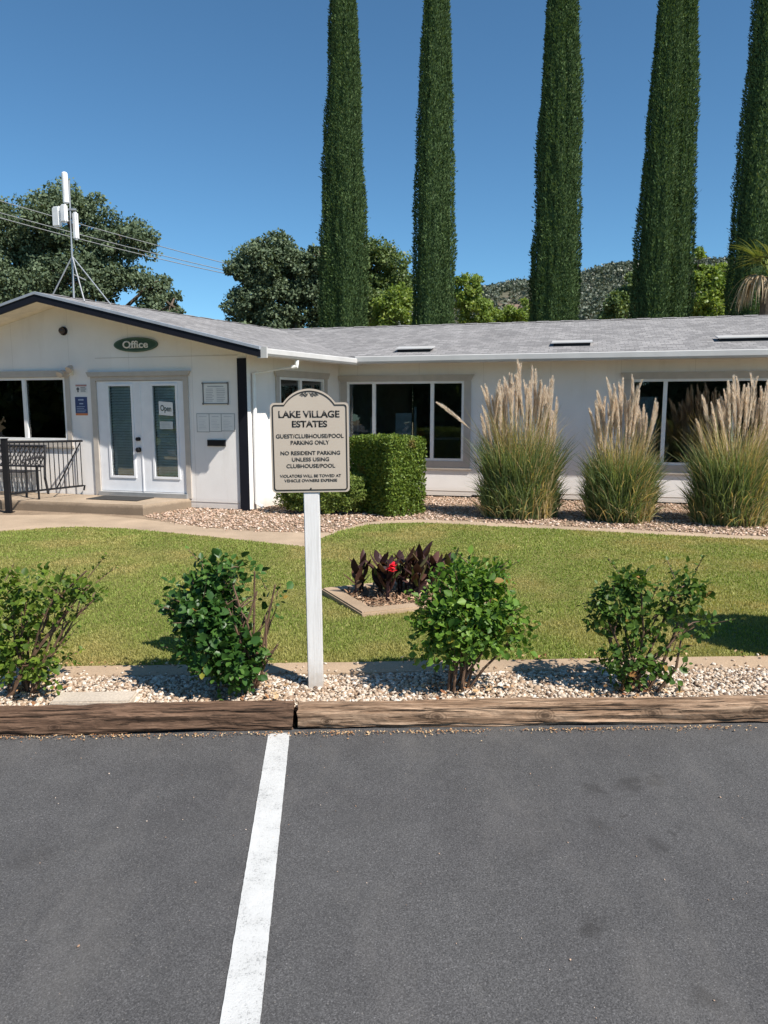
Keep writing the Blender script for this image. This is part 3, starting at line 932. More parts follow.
def sign_outline(inset):
    pts = []
    hw = SW_ / 2 - inset; top = SH - inset; bot = inset; r = max(.022 - inset * .6, .006)
    def corner(cx, cz, a0, a1):
        for i in range(7):
            t = a0 + (a1 - a0) * i / 6
            pts.append((cx + r * math.cos(t), cz + r * math.sin(t)))
    corner(-hw + r, bot + r, math.pi * 1.5, math.pi); corner(-hw + r, top - r, math.pi, math.pi / 2)
    # arch: circle through (±aw, top) and apex
    aw = ARCH_W / 2 - inset * .35; ah = ARCH_H
    Rr = (aw * aw + ah * ah) / (2 * ah); cz = top + ah - Rr; th = math.asin(aw / Rr)
    for i in range(25):
        t = math.pi / 2 + th - 2 * th * i / 24
        pts.append((Rr * math.cos(t), cz + Rr * math.sin(t)))
    corner(hw - r, top - r, math.pi / 2, 0); corner(hw - r, bot + r, 0, -math.pi / 2)
    return pts
bm = bmesh.new()
o_ = sign_outline(0)
poly_prism(bm, [FP.p(a, -.050, ZB + z) for a, z in o_], [FP.p(a, -.046, ZB + z) for a, z in o_])
panel = obj('sign_panel', bm, M['sign_tan'], psign)
bm = bmesh.new()
r1 = [bm.verts.new(FP.p(a, -.0525, ZB + z)) for a, z in sign_outline(.0105)]; r2 = [bm.verts.new(FP.p(a, -.0525, ZB + z)) for a, z in sign_outline(.0165)]
r3 = [bm.verts.new(FP.p(a, -.0505, ZB + z)) for a, z in sign_outline(.0105)]; r4 = [bm.verts.new(FP.p(a, -.0505, ZB + z)) for a, z in sign_outline(.0165)]
n = len(r1)
for i in range(n):
    j = (i + 1) % n
    for q in ((r1[i], r1[j], r2[j], r2[i]), (r3[i], r1[i], r1[j], r3[j]), (r4[i], r2[i], r2[j], r4[j])): bm.faces.new(q)
obj('border', bm, M['sign_black'], panel)
S_T = SH + ARCH_H
for body, cx, w, zc, h, bold in [
    ('LAKE VILLAGE', -.002, .334, 257, .038, .024), ('ESTATES', 0, .193, 329, .036, .024),
    ('GUEST/CLUBHOUSE/POOL', 0, .372, 419, .0225, .014), ('PARKING ONLY', 0, .212, 467, .0225, .014),
    ('NO RESIDENT PARKING', .001, .328, 545, .0215, .014), ('UNLESS USING', .001, .205, 593, .0215, .014), ('CLUBHOUSE/POOL', .002, .269, 642, .0215, .014),
    ('VIOLATORS WILL BE TOWED AT', -.001, .338, 717, .0160, .010), ('VEHICLE OWNERS EXPENSE', 0, .292, 752, .0160, .010)]:
    z = ZB + S_T * (1 - (zc - 70) / (842 - 70))
    text('lettering', body, FP, cx, z, w, h, -.0505, M['sign_black'], panel, bold, .0014)
# scroll ornament and small bolt
bm = bmesh.new()
zt = ZB + S_T * (1 - (113 - 70) / 772)
def spiral(cx, cz, r0, turns, sgn, ph=0.0):
    pts = []
    for i in range(26):
        t = i / 25; ang = ph + sgn * turns * 2 * math.pi * t; r = r0 * (1 - .8 * t)
        pts.append(FP.p(cx + r * math.cos(ang), -.0515, cz + .8 * r * math.sin(ang)))
    return pts
for s in (-1, 1):
    tube(bm, spiral(s * .016, zt, .0125, 1.4, -s, math.pi / 2), .0015, 5)
    tube(bm, spiral(s * .038, zt - .001, .0105, 1.3, s, math.pi / 2), .0015, 5)
    tube(bm, [FP.p(s * .003, -.0515, zt + .010), FP.p(s * .02, -.0515, zt - .012), FP.p(s * .035, -.0515, zt + .009), FP.p(s * .052, -.0515, zt - .004)], .0014, 5)
obj('scroll_ornament', bm, M['sign_black'], panel)
bm = bmesh.new()
zz = ZB + .022
tube(bm, [FP.p(0, -.0502, zz), FP.p(0, -.054, zz), FP.p(0, -.0555, zz)], [.0045, .0045, .002], 8)
obj('bolt', bm, M['sign_black'], panel)

# ------------------------------------------------------------------ things on the office front
os_ = empty('office_sign', FG.p(-2.056, -.001, 2.66)[:], 'dark green oval sign with pale lettering above the french doors', 'sign')
bm = bmesh.new()
def oval(rx, rz, b): return [FG.p(-2.056 + rx * math.cos(t), b, 2.763 + rz * math.sin(t)) for t in [2 * math.pi * i / 40 for i in range(40)]]
poly_prism(bm, oval(.43, .122, -.03), oval(.43, .122, -.002)); obj('sign_panel', bm, M['sign_green'], os_)
bm = bmesh.new()
oa, ob, oc = [[bm.verts.new(p) for p in oval(rx, rz, b)] for rx, rz, b in ((.427, .119, -.0315), (.415, .108, -.0325), (.402, .098, -.0315))]
for i in range(40):
    j = (i + 1) % 40
    bm.faces.new((oa[i], oa[j], ob[j], ob[i])); bm.faces.new((ob[i], ob[j], oc[j], oc[i]))
obj('rim', bm, plain('sign_green_rim', (0.08, 0.13, 0.09), .4), os_)
tx = text('lettering', 'Office', FG, -2.056, 2.765, .50, .125, -.0305, M['paper'], os_, .022, .004)
bm = bmesh.new()
for a, w in ((-2.150, .05), (-2.075, .05), (-2.003, .06)):          # foot serifs of f, f, i
    box(bm, FG, a - w / 2, a + w / 2, -.0345, -.0312, 2.7035, 2.713)
obj('serif', bm, M['paper'], tx)

# flood/camera dome, little bracket light
t_ = empty('security_camera', FG.p(-3.511, -.001, 2.98)[:], 'small round black camera dome high on the gable wall', 'camera')
bm = bmesh.new(); tube(bm, [FG.p(-3.511, -.001, 3.032), FG.p(-3.511, -.03, 3.032)], .075, 20); obj('base_plate', bm, M['black'], t_)
bm = bmesh.new(); tube(bm, [FG.p(-3.511, -.031, 3.032), FG.p(-3.511, -.07, 3.03), FG.p(-3.511, -.10, 3.025), FG.p(-3.511, -.11, 3.023)], [.062, .058, .035, .012], 20); obj('lens', bm, plain('dark_lens', (.05, .04, .04), .15), t_, smooth=True)
t_ = empty('wall_light', FG.p(-3.40, -.001, 2.30)[:], 'small faded beige twin lamp beside the office window top', 'lamp')
bm = bmesh.new(); box(bm, FG, -3.44, -3.36, -.03, -.001, 2.27, 2.37); obj('base_plate', bm, M['soffit'], t_)
for s, zz in ((-.11, 2.34), (.09, 2.42)):
    bm = bmesh.new(); c = FG.p(-3.40 + s, -.10, zz)
    tube(bm, [FG.p(-3.40, -.03, 2.32), c], .012, 6); tube(bm, [c, c - gb * .04 + Vector((0, 0, -.03)), c - gb * .09 + Vector((0, 0, -.07))], [.025, .05, .06], 12)
    obj('lamp_head', bm, M['trim'], t_)
def lines(bm, f, a0, a1, zs, b, h=.008, jag=.25):
    for z in zs: box(bm, f, a0, a1 - random.random() * jag * (a1 - a0), b - .0012, b, z, z + h)
t_ = empty('notice', FG.p(-3.215, -.001, 1.95)[:], 'small white notice with black and red marks pasted above the blue poster', 'notice')
bm = bmesh.new(); box(bm, FG, -3.335, -3.095, -.006, -.001, 1.955, 2.11); obj('sheet', bm, M['paper'], t_)
bm = bmesh.new(); box(bm, FG, -3.33, -3.10, -.0085, -.0065, 2.075, 2.105); obj('header', bm, plain('faded_red', (.42, .22, .2), .6), t_)
bm = bmesh.new()
tube(bm, [FG.p(-3.285, -.0065, 2.03), FG.p(-3.285, -.0085, 2.03)], .03, 12); box(bm, FG, -3.30, -3.27, -.0085, -.0065, 1.975, 2.0)
lines(bm, FG, -3.23, -3.11, (1.98, 2.0, 2.02, 2.04, 2.055), -.0065); obj('print', bm, M['ink'], t_)
t_ = empty('poster', FG.p(-3.234, -.001, 1.57)[:], 'dark blue poster with orange bottom band beside the office window', 'poster')
bm = bmesh.new(); box(bm, FG, -3.36, -3.108, -.006, -.001, 1.61, 1.892); obj('sheet', bm, M['blue'], t_)
bm = bmesh.new(); box(bm, FG, -3.36, -3.108, -.006, -.001, 1.572, 1.608); obj('band', bm, M['orange'], t_)
bm = bmesh.new(); box(bm, FG, -3.29, -3.18, -.0085, -.0065, 1.83, 1.855); box(bm, FG, -3.27, -3.19, -.0085, -.0065, 1.765, 1.785); lines(bm, FG, -3.33, -3.13, (1.63, 1.66, 1.69, 1.72), -.0065)
obj('print', bm, plain('pale_blue_print', (.35, .42, .55), .6), t_)
t_ = empty('notice_board', FG.p(-.57, -.001, 1.77)[:], 'framed white notice in a thin dark frame right of the french doors', 'notice board')
bm = bmesh.new(); box(bm, FG, -.79, -.35, -.012, -.001, 1.775, 2.10); obj('sheet', bm, M['paper'], t_)
bm = bmesh.new()
for q in ((-.808, -.332, 2.098, 2.114), (-.808, -.332, 1.762, 1.778)): box(bm, FG, q[0], q[1], -.02, -.001, q[2], q[3])
for q in ((-.808, -.792), (-.348, -.332)): box(bm, FG, q[0], q[1], -.02, -.001, 1.7785, 2.0975)
for a in (-.80, -.34):
    for z in (1.77, 2.106): tube(bm, [FG.p(a, -.0205, z), FG.p(a, -.03, z)], .018, 10)
obj('frame', bm, plain('bronze', (.16, .15, .15), .4), t_)
bm = bmesh.new()
box(bm, FG, -.72, -.42, -.0145, -.0125, 2.045, 2.06); lines(bm, FG, -.75, -.60, [1.81 + .028 * k for k in range(8)], -.0125); lines(bm, FG, -.55, -.39, [1.81 + .028 * k for k in range(8)], -.0125)
obj('print', bm, plain('grey_print', (.36, .36, .38), .6), t_)
for i, (l, r, s) in enumerate([(-.935, -.715, 'left sheet of the row of three white papers above the mail slot'), (-.70, -.49, 'middle sheet of the row of three white papers above the mail slot'), (-.475, -.245, 'right sheet of the row of three white papers above the mail slot')]):
    t_ = empty('notice_sheet', FG.p((l + r) / 2, -.001, 1.31)[:], s, 'paper', 'three papers posted above the mail slot')
    bm = bmesh.new(); box(bm, FG, l - .012, r + .012, -.004, -.001, 1.298 + .01 * i, 1.612); obj('holder', bm, M['holder'], t_)
    bm = bmesh.new(); box(bm, FG, l, r, -.006, -.0045, 1.31 + .01 * i, 1.60); obj('sheet', bm, M['paper'], t_)
    bm = bmesh.new(); box(bm, FG, l + .04, r - .04, -.0085, -.0065, 1.555, 1.565); lines(bm, FG, l + .03, r - .03, [1.35 + .025 * k for k in range(7)], -.0065, .005, .5); obj('print', bm, plain('grey_print', (.5, .5, .52), .6), t_)
ms_ = empty('mail_slot', FG.p(-.579, -.001, 1.07)[:], 'dark metal drop slot low on the white wall by the corner', 'mail slot')
bm = bmesh.new(); box(bm, FG, -.75, -.41, -.02, -.001, 1.07, 1.175); obj('slot_plate', bm, plain('slot_plate', (.03, .03, .034), .4), ms_)
bm = bmesh.new(); v = box(bm, FG, -.735, -.425, -.032, -.021, 1.085, 1.16); obj('flap', bm, M['black'], ms_)
# OPEN card and hours card hung on the right door
op = empty('open_sign', FG.p(-1.54, -.02, 1.55)[:], 'tilted white card lettered Open on the right door glass', 'sign')
ca, sa = math.cos(R(-4)), math.sin(R(-4))
FT = Fr(FG.p(-1.515, -.02, 1.69), gd * ca + Vector((0, 0, sa)), gb)
bm = bmesh.new(); box(bm, FT, -.135, .135, -.006, 0, -.115, .115); obj('card', bm, M['paper'], op)
text('lettering', 'Open', FT, 0, -.01, .21, .13, -.0065, plain('open_ink', (.03, .06, .05), .5), op, .02, .002)
oh = empty('hours_card', FG.p(-1.54, -.02, 1.35)[:], 'small pale grey card below the Open card on the door', 'card')
bm = bmesh.new(); box(bm, FG, -1.645, -1.395, -.024, -.018, 1.345, 1.475); obj('card', bm, plain('grey_card', (.55, .58, .58), .6), oh)
bm = bmesh.new(); lines(bm, FG, -1.62, -1.42, (1.37, 1.395, 1.42, 1.445), -.0245, .006); obj('print', bm, plain('card_print', (.33, .36, .36), .6), oh)
dm = empty('door_mat', FG.p(-2.2, -.4, .171)[:], 'worn dark mat lying on the porch before the doors', 'mat')
bm = bmesh.new(); box(bm, FG, -2.75, -1.75, -.62, -.12, .171, .183); bmesh.ops.bevel(bm, geom=[e for e in bm.edges], offset=.004, segments=1, affect='EDGES'); obj('mat_pile', bm, M['mat_black'], dm)

# porch railing
PA, PB = Vector((-6.13, 11.98, 0)), FG.p(-3.22, -.05, 0)
rl = empty('porch_railing', PA[:], 'black metal railing with thin balusters along the porch edge', 'railing')
bm = bmesh.new(); box(bm, Fr(PA, (1, 0, 0), (0, 1, 0)), -.04, .04, -.04, .04, 0, 1.2); box(bm, Fr(PA, (1, 0, 0), (0, 1, 0)), -.05, .05, -.05, .05, 1.201, 1.215); box(bm, Fr(PA, (1, 0, 0), (0, 1, 0)), -.07, .07, -.07, .07, .013, .02)
obj('post', bm, M['black'], rl)
rd = PB - PA
RP = lambda t, z: Vector((PA.x + rd.x * t, PA.y + rd.y * t, z))
bm = bmesh.new(); tube(bm, [RP(.03, 1.15), RP(1, 1.125)], .020, 6); obj('rail', bm, M['black'], rl)
bm = bmesh.new(); tube(bm, [RP(.03, .315), RP(.97, .335), RP(1.0, .335), RP(.985, .25)], .017, 6); obj('rail', bm, M['black'], rl)
for k in range(16):
    t = .06 + k * .0605
    bm = bmesh.new(); tube(bm, [RP(t, .33), RP(t, 1.135)], .0085, 5); obj('baluster', bm, M['black'], rl)
bm = bmesh.new(); tube(bm, [RP(.97, 1.1), RP(.62, .34)], .012, 5); obj('brace', bm, M['black'], rl)
bm = bmesh.new(); tube(bm, [RP(.38, .172), RP(.38, .75)], .018, 6); obj('support', bm, M['black'], rl)

# bench under the window
FB = Fr(FG.p(-4.62, -.16, .171), gd, -gb)
bn = empty('bench', FB.p(0, .25, 0)[:], 'black metal bench with lattice back on the porch behind the railing', 'bench')
bm = bmesh.new()
for k in range(9): box(bm, FB, -.66, .66, .10 + k * .048, .135 + k * .048, .42, .435)
obj('seat', bm, M['bench'], bn)
bm = bmesh.new()
tube(bm, [FB.p(-.68, .02, .86), FB.p(.68, .02, .86)], .022, 8); tube(bm, [FB.p(-.68, .07, .50), FB.p(.68, .07, .50)], .018, 8)
n = 16
for k in range(-2, n):
    for s in (1, -1):
        x0 = -.68 + 1.36 * k / n; x1 = x0 + 1.36 * 2.6 / n
        if s < 0: x0, x1 = -x0, -x1
        def cl(x): return max(-.68, min(.68, x))
        t0 = (cl(x0) - x0) / (x1 - x0); t1 = (cl(x1) - x0) / (x1 - x0)
        if t1 - t0 < .05: continue
        tube(bm, [FB.p(x0 + (x1 - x0) * t0, .07 - .05 * t0, .5 + .36 * t0), FB.p(x0 + (x1 - x0) * t1, .07 - .05 * t1, .5 + .36 * t1)], .011, 5)
obj('backrest', bm, M['bench'], bn)
for s in (-1, 1):
    bm = bmesh.new(); tube(bm, [FB.p(s * .70, .0, .88), FB.p(s * .70, .05, .5), FB.p(s * .70, .06, .3), FB.p(s * .70, .0, .0)], .022, 7); obj('leg', bm, M['bench'], bn)
    bm = bmesh.new(); tube(bm, [FB.p(s * .70, .52, .0), FB.p(s * .70, .49, .3), FB.p(s * .70, .50, .62)], .022, 7); obj('leg', bm, M['bench'], bn)
    bm = bmesh.new(); tube(bm, [FB.p(s * .70, .04, .66), FB.p(s * .70, .25, .67), FB.p(s * .70, .50, .64), FB.p(s * .70, .55, .60)], .024, 7); obj('armrest', bm, M['bench'], bn)

# antenna mast on the ridge
AB = FO.p(APK, .12, 3.60)
an = empty('antenna_mast', AB[:], 'thin tripod mast with white aerial tube and white panel boxes on the roof ridge', 'antenna')
bm = bmesh.new(); tube(bm, [AB, AB + Vector((.01, 0, .72)), AB + Vector((.03, 0, 1.95))], [.018, .016, .014], 8); obj('mast', bm, M['grey_metal'], an)
ap = AB + Vector((.012, 0, .70))
for a, b in ((APK - .42, .0), (APK + .48, -.15), (APK + .25, .65)):
    bm = bmesh.new(); tube(bm, [ap, FO.p(a, b, roof_z(a) + .01)], .012, 6); obj('tripod_leg', bm, M['grey_metal'], an)
bm = bmesh.new(); tube(bm, [ap + Vector((-.0, 0, -.30)), ap + Vector((.22, -.02, -.40))], .010, 6); obj('brace', bm, M['grey_metal'], an)
at = AB + Vector((-.02, -.05, 0))
bm = bmesh.new(); tube(bm, [at + Vector((0, 0, 1.56)), at + Vector((0, 0, 1.58)), at + Vector((0, 0, 2.05)), at + Vector((0, 0, 2.07))], [.03, .05, .05, .03], 14); obj('aerial_tube', bm, M['antenna'], an)
for dx, dz, w, h, dy in ((-.17, 1.33, .17, .34, -.10), (-.02, 1.37, .13, .30, -.16), (.11, 1.20, .10, .46, -.02)):
    bm = bmesh.new(); f = Fr(AB + Vector((dx, dy, dz)), (math.cos(R(20)), -math.sin(R(20)), 0), (math.sin(R(20)), math.cos(R(20)), 0))
    box(bm, f, -w / 2, w / 2, -.04, .04, -h / 2, h / 2); bmesh.ops.bevel(bm, geom=bm.edges[:], offset=.025, segments=2, affect='EDGES'); obj('panel_box', bm, M['antenna'], an)
bm = bmesh.new(); box(bm, WORLD, AB.x - .2, AB.x + .13, AB.y - .02, AB.y + .0, AB.z + 1.46, AB.z + 1.49); obj('bracket', bm, M['grey_metal'], an)

# overhead wires from the left to the pole behind the oaks
pole_p = Vector((-5.6, 37.2, 0))
up = empty('utility_pole', pole_p[:], 'brown utility pole standing behind the dark tree where the wires end', 'pole')
bm = bmesh.new(); tube(bm, [pole_p, pole_p + Vector((0, 0, 8.3))], [.15, .11], 10); obj('pole', bm, M['bark'], up)
bm = bmesh.new(); box(bm, Fr(pole_p, (1, 0, 0), (0, 1, 0)), -.08, .08, -.7, .7, 7.6, 7.72); obj('crossarm', bm, M['bark'], up)
for (x0, y0, z0, x1, y1, z1, sag, lab) in ((-22.1, 24, 11.2, -5.6, 36.9, 8.10, .25, 'uppermost thin wire crossing before the oak'), (-22.1, 24, 10.7, -5.6, 36.7, 7.80, .3, 'middle thin wire crossing before the oak'), (-22.1, 24, 10.55, -5.6, 36.5, 7.65, .35, 'lowest thin wire crossing before the oak')):
    bm = bmesh.new()
    tube(bm, [(x0 + (x1 - x0) * t, y0 + (y1 - y0) * t, z0 + (z1 - z0) * t - sag * 4 * t * (1 - t)) for t in [i / 24 for i in range(25)]], .017, 5)
    tag(obj('overhead_wire', bm, M['wire'], origin=(x1, y1, z1)), lab, 'wire', 'wires running to the pole behind the trees')

# ------------------------------------------------------------------ timbers along the kerb
def timber(name, p, q, hw, hh, mat, label, seed, breakend=None):
    p, q = Vector(p), Vector(q); d = (q - p).normalized(); nrm = Vector((-d.y, d.x, 0)); L = (q - p).length
    bm = bmesh.new(); n = int(L / .035); seg = 40; rings = []
    for i in range(n + 1):
        s = i / n; c = p + d * (L * s)
        ring = []
        for k in range(seg):
            t = 2 * math.pi * k / seg
            ct, st = math.cos(t), math.sin(t)
            e = .42
            y = math.copysign(abs(ct) ** e, ct) * hw; z = math.copysign(abs(st) ** e, st) * hh
            nz = mnoise.noise((c.x * 1.8 + seed, ct * 1.4, st * 1.4)) * .012 + mnoise.noise((c.x * 9 + seed, ct * 5, st * 5)) * .005 - max(0, mnoise.noise((c.x * .9 + seed * 2, ct * 7, st * 7)) - .25) * .030
            off = d * (mnoise.noise((ct * 2 + seed, st * 2, 3)) * .02 if i in (0, n) else 0)
            ring.append(bm.verts.new(c + nrm * (y + nz * ct * 1.5) + Vector((0, 0, hh + z + nz * st * 1.5)) + off))
        rings.append(ring)
    for r0, r1 in zip(rings, rings[1:]):
        for k in range(seg): bm.faces.new((r0[k], r0[(k + 1) % seg], r1[(k + 1) % seg], r1[k]))
    bm.faces.new(list(reversed(rings[0]))); bm.faces.new(rings[-1])
    o = obj(name, bm, mat, origin=((p + q) / 2)[:], smooth=False)
    return tag(o, label, 'timber', 'landscape timbers edging the car park')
timber('landscape_timber', (-4.2, 3.600, .003), (-.487, 3.795, .003), .063, .0645, M['timber_l'], 'dark brown split timber edging the gravel left of the white line', 3.3)
timber('landscape_timber', (-.462, 3.81, .003), (4.2, 3.945, .003), .063, .0575, M['timber_r'], 'paler sun bleached timber with knots edging the gravel right of the gap', 11.7)

cb = empty('concrete_block', (-1.59, 3.90, .06), 'flat pale concrete slab lying in the gravel behind the dark timber', 'slab')
bm = bmesh.new(); f = Fr((-1.59, 3.885, 0), (1, .035, 0), (-.035, 1, 0)); box(bm, f, -.215, .215, -.075, .075, .04, .132)
bmesh.ops.bevel(bm, geom=bm.edges[:], offset=.008, segments=2, affect='EDGES'); obj('slab_body', bm, M['paver'], cb)

# ------------------------------------------------------------------ gravel, litter
def stones(name, x, y, z, size, mat, kind='stuff', flat=.62):
    n = len(x)
    d = rdir(n) * np.array([1, 1, .25]); nr = unit(np.stack([rng.normal(0, .25, n), rng.normal(0, .25, n), np.ones(n)], 1))
    s = size * rng.lognormal(0, .3, n)
    Mx = basis(d, nr, s * rng.uniform(.7, 1.0, n), s * rng.uniform(.9, 1.35, n), s * flat * rng.uniform(.7, 1.2, n))
    tv = ICO_V * (1 + .0)
    v, f, r = inst(tv, ICO_F, Mx, np.stack([x, y, z], 1))
    v = v + rng.normal(0, 1, v.shape) * np.repeat(s, len(ICO_V))[:, None] * .11
    o = link(name, arr_mesh(name, v, f, r), mat)
    o['kind'] = kind
    return o
N = 25000
x = rng.uniform(-3.0, 3.2, N); u = rng.random(N)
y = (3.765 + (x + .47) * .0335 + .085) + u * ((4.355 + x * .038) - (3.765 + (x + .47) * .0335 + .07))
hump = np.sin(np.pi * u) * .012 + np.array([mnoise.noise((a * 1.7, b * 3, 0)) for a, b in zip(x, y)]) * .012
z = .076 + rng.random(N) * .012 + hump
keep = ~((abs(x + 1.59) < .20) & (abs(y - 3.885) < .07))
stones('gravel', x[keep], y[keep], z[keep], .0100, M['stone_f'])
# a few strays on strip and asphalt
x = rng.uniform(-2.8, 2.8, 160); y = 4.36 + x * .038 + rng.exponential(.04, 160)
stones('scattered_gravel', x, y, .103 + 0 * x, .008, M['stone_f'])
# building bed
N = 42000
x = rng.uniform(-5.0, 9.0, N); y = rng.uniform(8.6, 15, N)
bed_poly = [(a, b) for a, b in PATH_BACK if a > -3.4] + [(9, 12.05), (p0.x + wd.x * 3, p0.y + wd.y * 3 - .02), (-.88, 14.6), (-2.2, 12.3), (-3.3, 12.55), (-3.8, 11.6)]
jx = x + rng.normal(0, .05, N); jy = y + rng.normal(0, .05, N)
k = in_poly(jx, jy, bed_poly)
stones('gravel', x[k], y[k], .010 + rng.random(k.sum()) * .012, .016, M['stone_b'], flat=.45)

def litter(name, x, y, z, size, mat):
    n = len(x)
    d = rdir(n) * np.array([1, 1, .3]); nr = unit(np.stack([rng.normal(0, .5, n), rng.normal(0, .5, n), np.ones(n)], 1))
    s = size * rng.uniform(.5, 1.4, n)
    v, f, r = inst(LEAF_V, LEAF_F, basis(d, nr, s * .8, s), np.stack([x, y, z], 1))
    o = link(name, arr_mesh(name, v, f, r), mat); o['kind'] = 'stuff'
    return o
n = 3200
x = rng.uniform(-2.6, 2.8, n)
cl = np.array([mnoise.noise((a * 2.2, 4, 0)) for a in x])
y = 3.765 + (x + .47) * .0335 - .067 - rng.exponential(.014, n)
k = rng.random(n) < .55 + cl
x, y = x[k], y[k]
litter('leaf_litter', x, y, .006 + rng.random(len(x)) * .008, .0105, M['litter'])
n = 900
x = rng.uniform(-2.8, 3.0, n); y = 4.545 + x * .045 + rng.normal(0, .035, n)
cl = np.array([mnoise.noise((a * 1.6, 9, 0)) for a in x]); k = rng.random(n) < .25 + cl
litter('leaf_litter', x[k], y[k], .104 + rng.random(k.sum()) * .02, .022, M['litter'])
x = np.concatenate([rng.normal(c, .13, 60) for c in (-2.05, -.78, .44, 1.45)]); y = 4.04 + rng.normal(0, .07, len(x))
litter('leaf_litter', x, y, .11 + rng.random(len(x)) * .02, .032, M['litter'])
# grit on the asphalt
x = rng.uniform(-2.0, 2.4, 150); y = rng.uniform(1.6, 3.7, 150)
stones('grit', x, y, .003 + 0 * x, .0024, M['stone_b'])

# ------------------------------------------------------------------ lawn grass
BED = [(-.572, 6.553), (-.175, 5.726), (.95, 6.17), (.55, 7.05)]
def grass(n, h, w0):
    y = 4.4 + 6.6 * rng.random(n) ** 1.35
    w = w0 * (y / 5.0)
    x = (rng.random(n) * 2 - 1) * (.56 * y + .8)
    k = in_poly(x, y, lawn_poly) & ~in_poly(x, y, BED)
    x, y, w = x[k], y[k], w[k]; n = len(x)
    z = np.where(y < 4.6, .085, np.maximum(.02, .085 - (y - 4.6) * .03))
    d = unit(np.stack([rng.normal(0, .45, n), rng.normal(0, .45, n), np.ones(n)], 1))
    nr = rdir(n)
    ln = np.array([mnoise.noise((a * .9, b * .9, 2)) for a, b in zip(x, y)])
    hh = h * rng.uniform(.55, 1.3, n) * (1 + .25 * ln)
    tv = np.array([[-.5, 0, 0], [.5, 0, 0], [.32, .6, .5], [0, 1, 1.6], [-.32, .6, .5]], float)
    tf = np.array([[0, 1, 2, 4], [4, 2, 3, 3]])
    v1, f1, r1 = inst(tv[[0, 1, 2, 4]], np.array([[0, 1, 2, 3]]), basis(d, nr, w * rng.uniform(.7, 1.3, n), hh, w), np.stack([x, y, z - .004], 1), np.clip(rng.beta(2, 2.6, n) + ln * .18, 0, 1))
    return v1, f1, r1
gp = [grass(340000, .034, .0055)]
# ragged edge overhanging the strip
v, f, r = merge(gp)
go = link('lawn_grass', arr_mesh('lawn_grass', v, f, r), M['grass']); tag(go, 'short mown green lawn with dry yellowish patches', 'grass', kind='stuff')

# canna bed edging + mulch + plants
ed = empty('garden_edging', (-.175, 5.726, .05), 'square tan concrete edging round the canna bed in the lawn', 'edging')
def inset(poly, d):
    c = Vector((sum(p[0] for p in poly) / 4, sum(p[1] for p in poly) / 4)); out = []
    for i in range(4):
        p = Vector(poly[i]); a = (Vector(poly[i - 1]) - p).normalized(); b = (Vector(poly[(i + 1) % 4]) - p).normalized()
        out.append(p + (a + b) * d)
    return out
bm = bmesh.new()
inn = inset(BED, .14)
ot = [bm.verts.new((x, y, .085)) for x, y in BED]; it = [bm.verts.new((p.x, p.y, .085)) for p in inn]
ob_ = [bm.verts.new((x, y, 0)) for x, y in BED]; ib = [bm.verts.new((p.x, p.y, 0)) for p in inn]
for i in range(4):
    j = (i + 1) % 4
    for q in ((ot[i], ot[j], it[j], it[i]), (ot[i], ob_[i], ob_[j], ot[j]), (it[i], it[j], ib[j], ib[i]), (ob_[i], ib[i], ib[j], ob_[j])): bm.faces.new(q)
bmesh.ops.recalc_face_normals(bm, faces=bm.faces[:])
bmesh.ops.bevel(bm, geom=[e for e in bm.edges if all(v.co.z > .05 for v in e.verts)], offset=.012, segments=2, affect='EDGES')
obj('edging_body', bm, M['kerb'], ed)
sheet('mulch_bed', [(p.x, p.y) for p in inn], .055, M['bed_soil'])
n = 6000
x = rng.uniform(-.6, 1.0, n); y = rng.uniform(5.6, 7.1, n); k = in_poly(x, y, [(p.x, p.y) for p in inset(BED, .155)]); x, y = x[k], y[k]
n = len(x); d = rdir(n) * np.array([1, 1, .35]); nr = unit(np.stack([rng.normal(0, .5, n), rng.normal(0, .5, n), np.ones(n)], 1))
v, f, r = inst(CARD_V, CARD_F, basis(d, nr, rng.uniform(.01, .022, n), rng.uniform(.03, .075, n)), np.stack([x, y, .06 + rng.random(n) * .03], 1))
link('mulch', arr_mesh('mulch', v, f, r), M['mulch'])['kind'] = 'stuff'

def strip_leaf(base, d0, length, width, droop, seg=6, fold=.25, prof=None, side=None):
    """one broad blade: returns verts (2*... ) as quads; rows of left, mid, right"""
    base = np.array(base, float); d = np.array(d0, float); d /= np.linalg.norm(d)
    sx = np.cross(d, [0, 0, 1.0]); sx = sx / max(np.linalg.norm(sx), 1e-6) if side is None else np.array(side, float)
    V, Fc = [], []
    p = base.copy()
    for i in range(seg + 1):
        t = i / seg
        w = width * (prof(t) if prof else math.sin(math.pi * min(1, .12 + .88 * t)) ** .8)
        nrm = np.cross(sx, d)
        V += [p - sx * w / 2 + nrm * fold * w, p, p + sx * w / 2 + nrm * fold * w]
        if i < seg:
            a = 3 * i
            Fc += [[a, a + 1, a + 4, a + 3], [a + 1, a + 2, a + 5, a + 4]]
        d = d + np.array([0, 0, -droop]); d /= np.linalg.norm(d)
        p = p + d * length / seg
    return np.array(V), np.array(Fc)

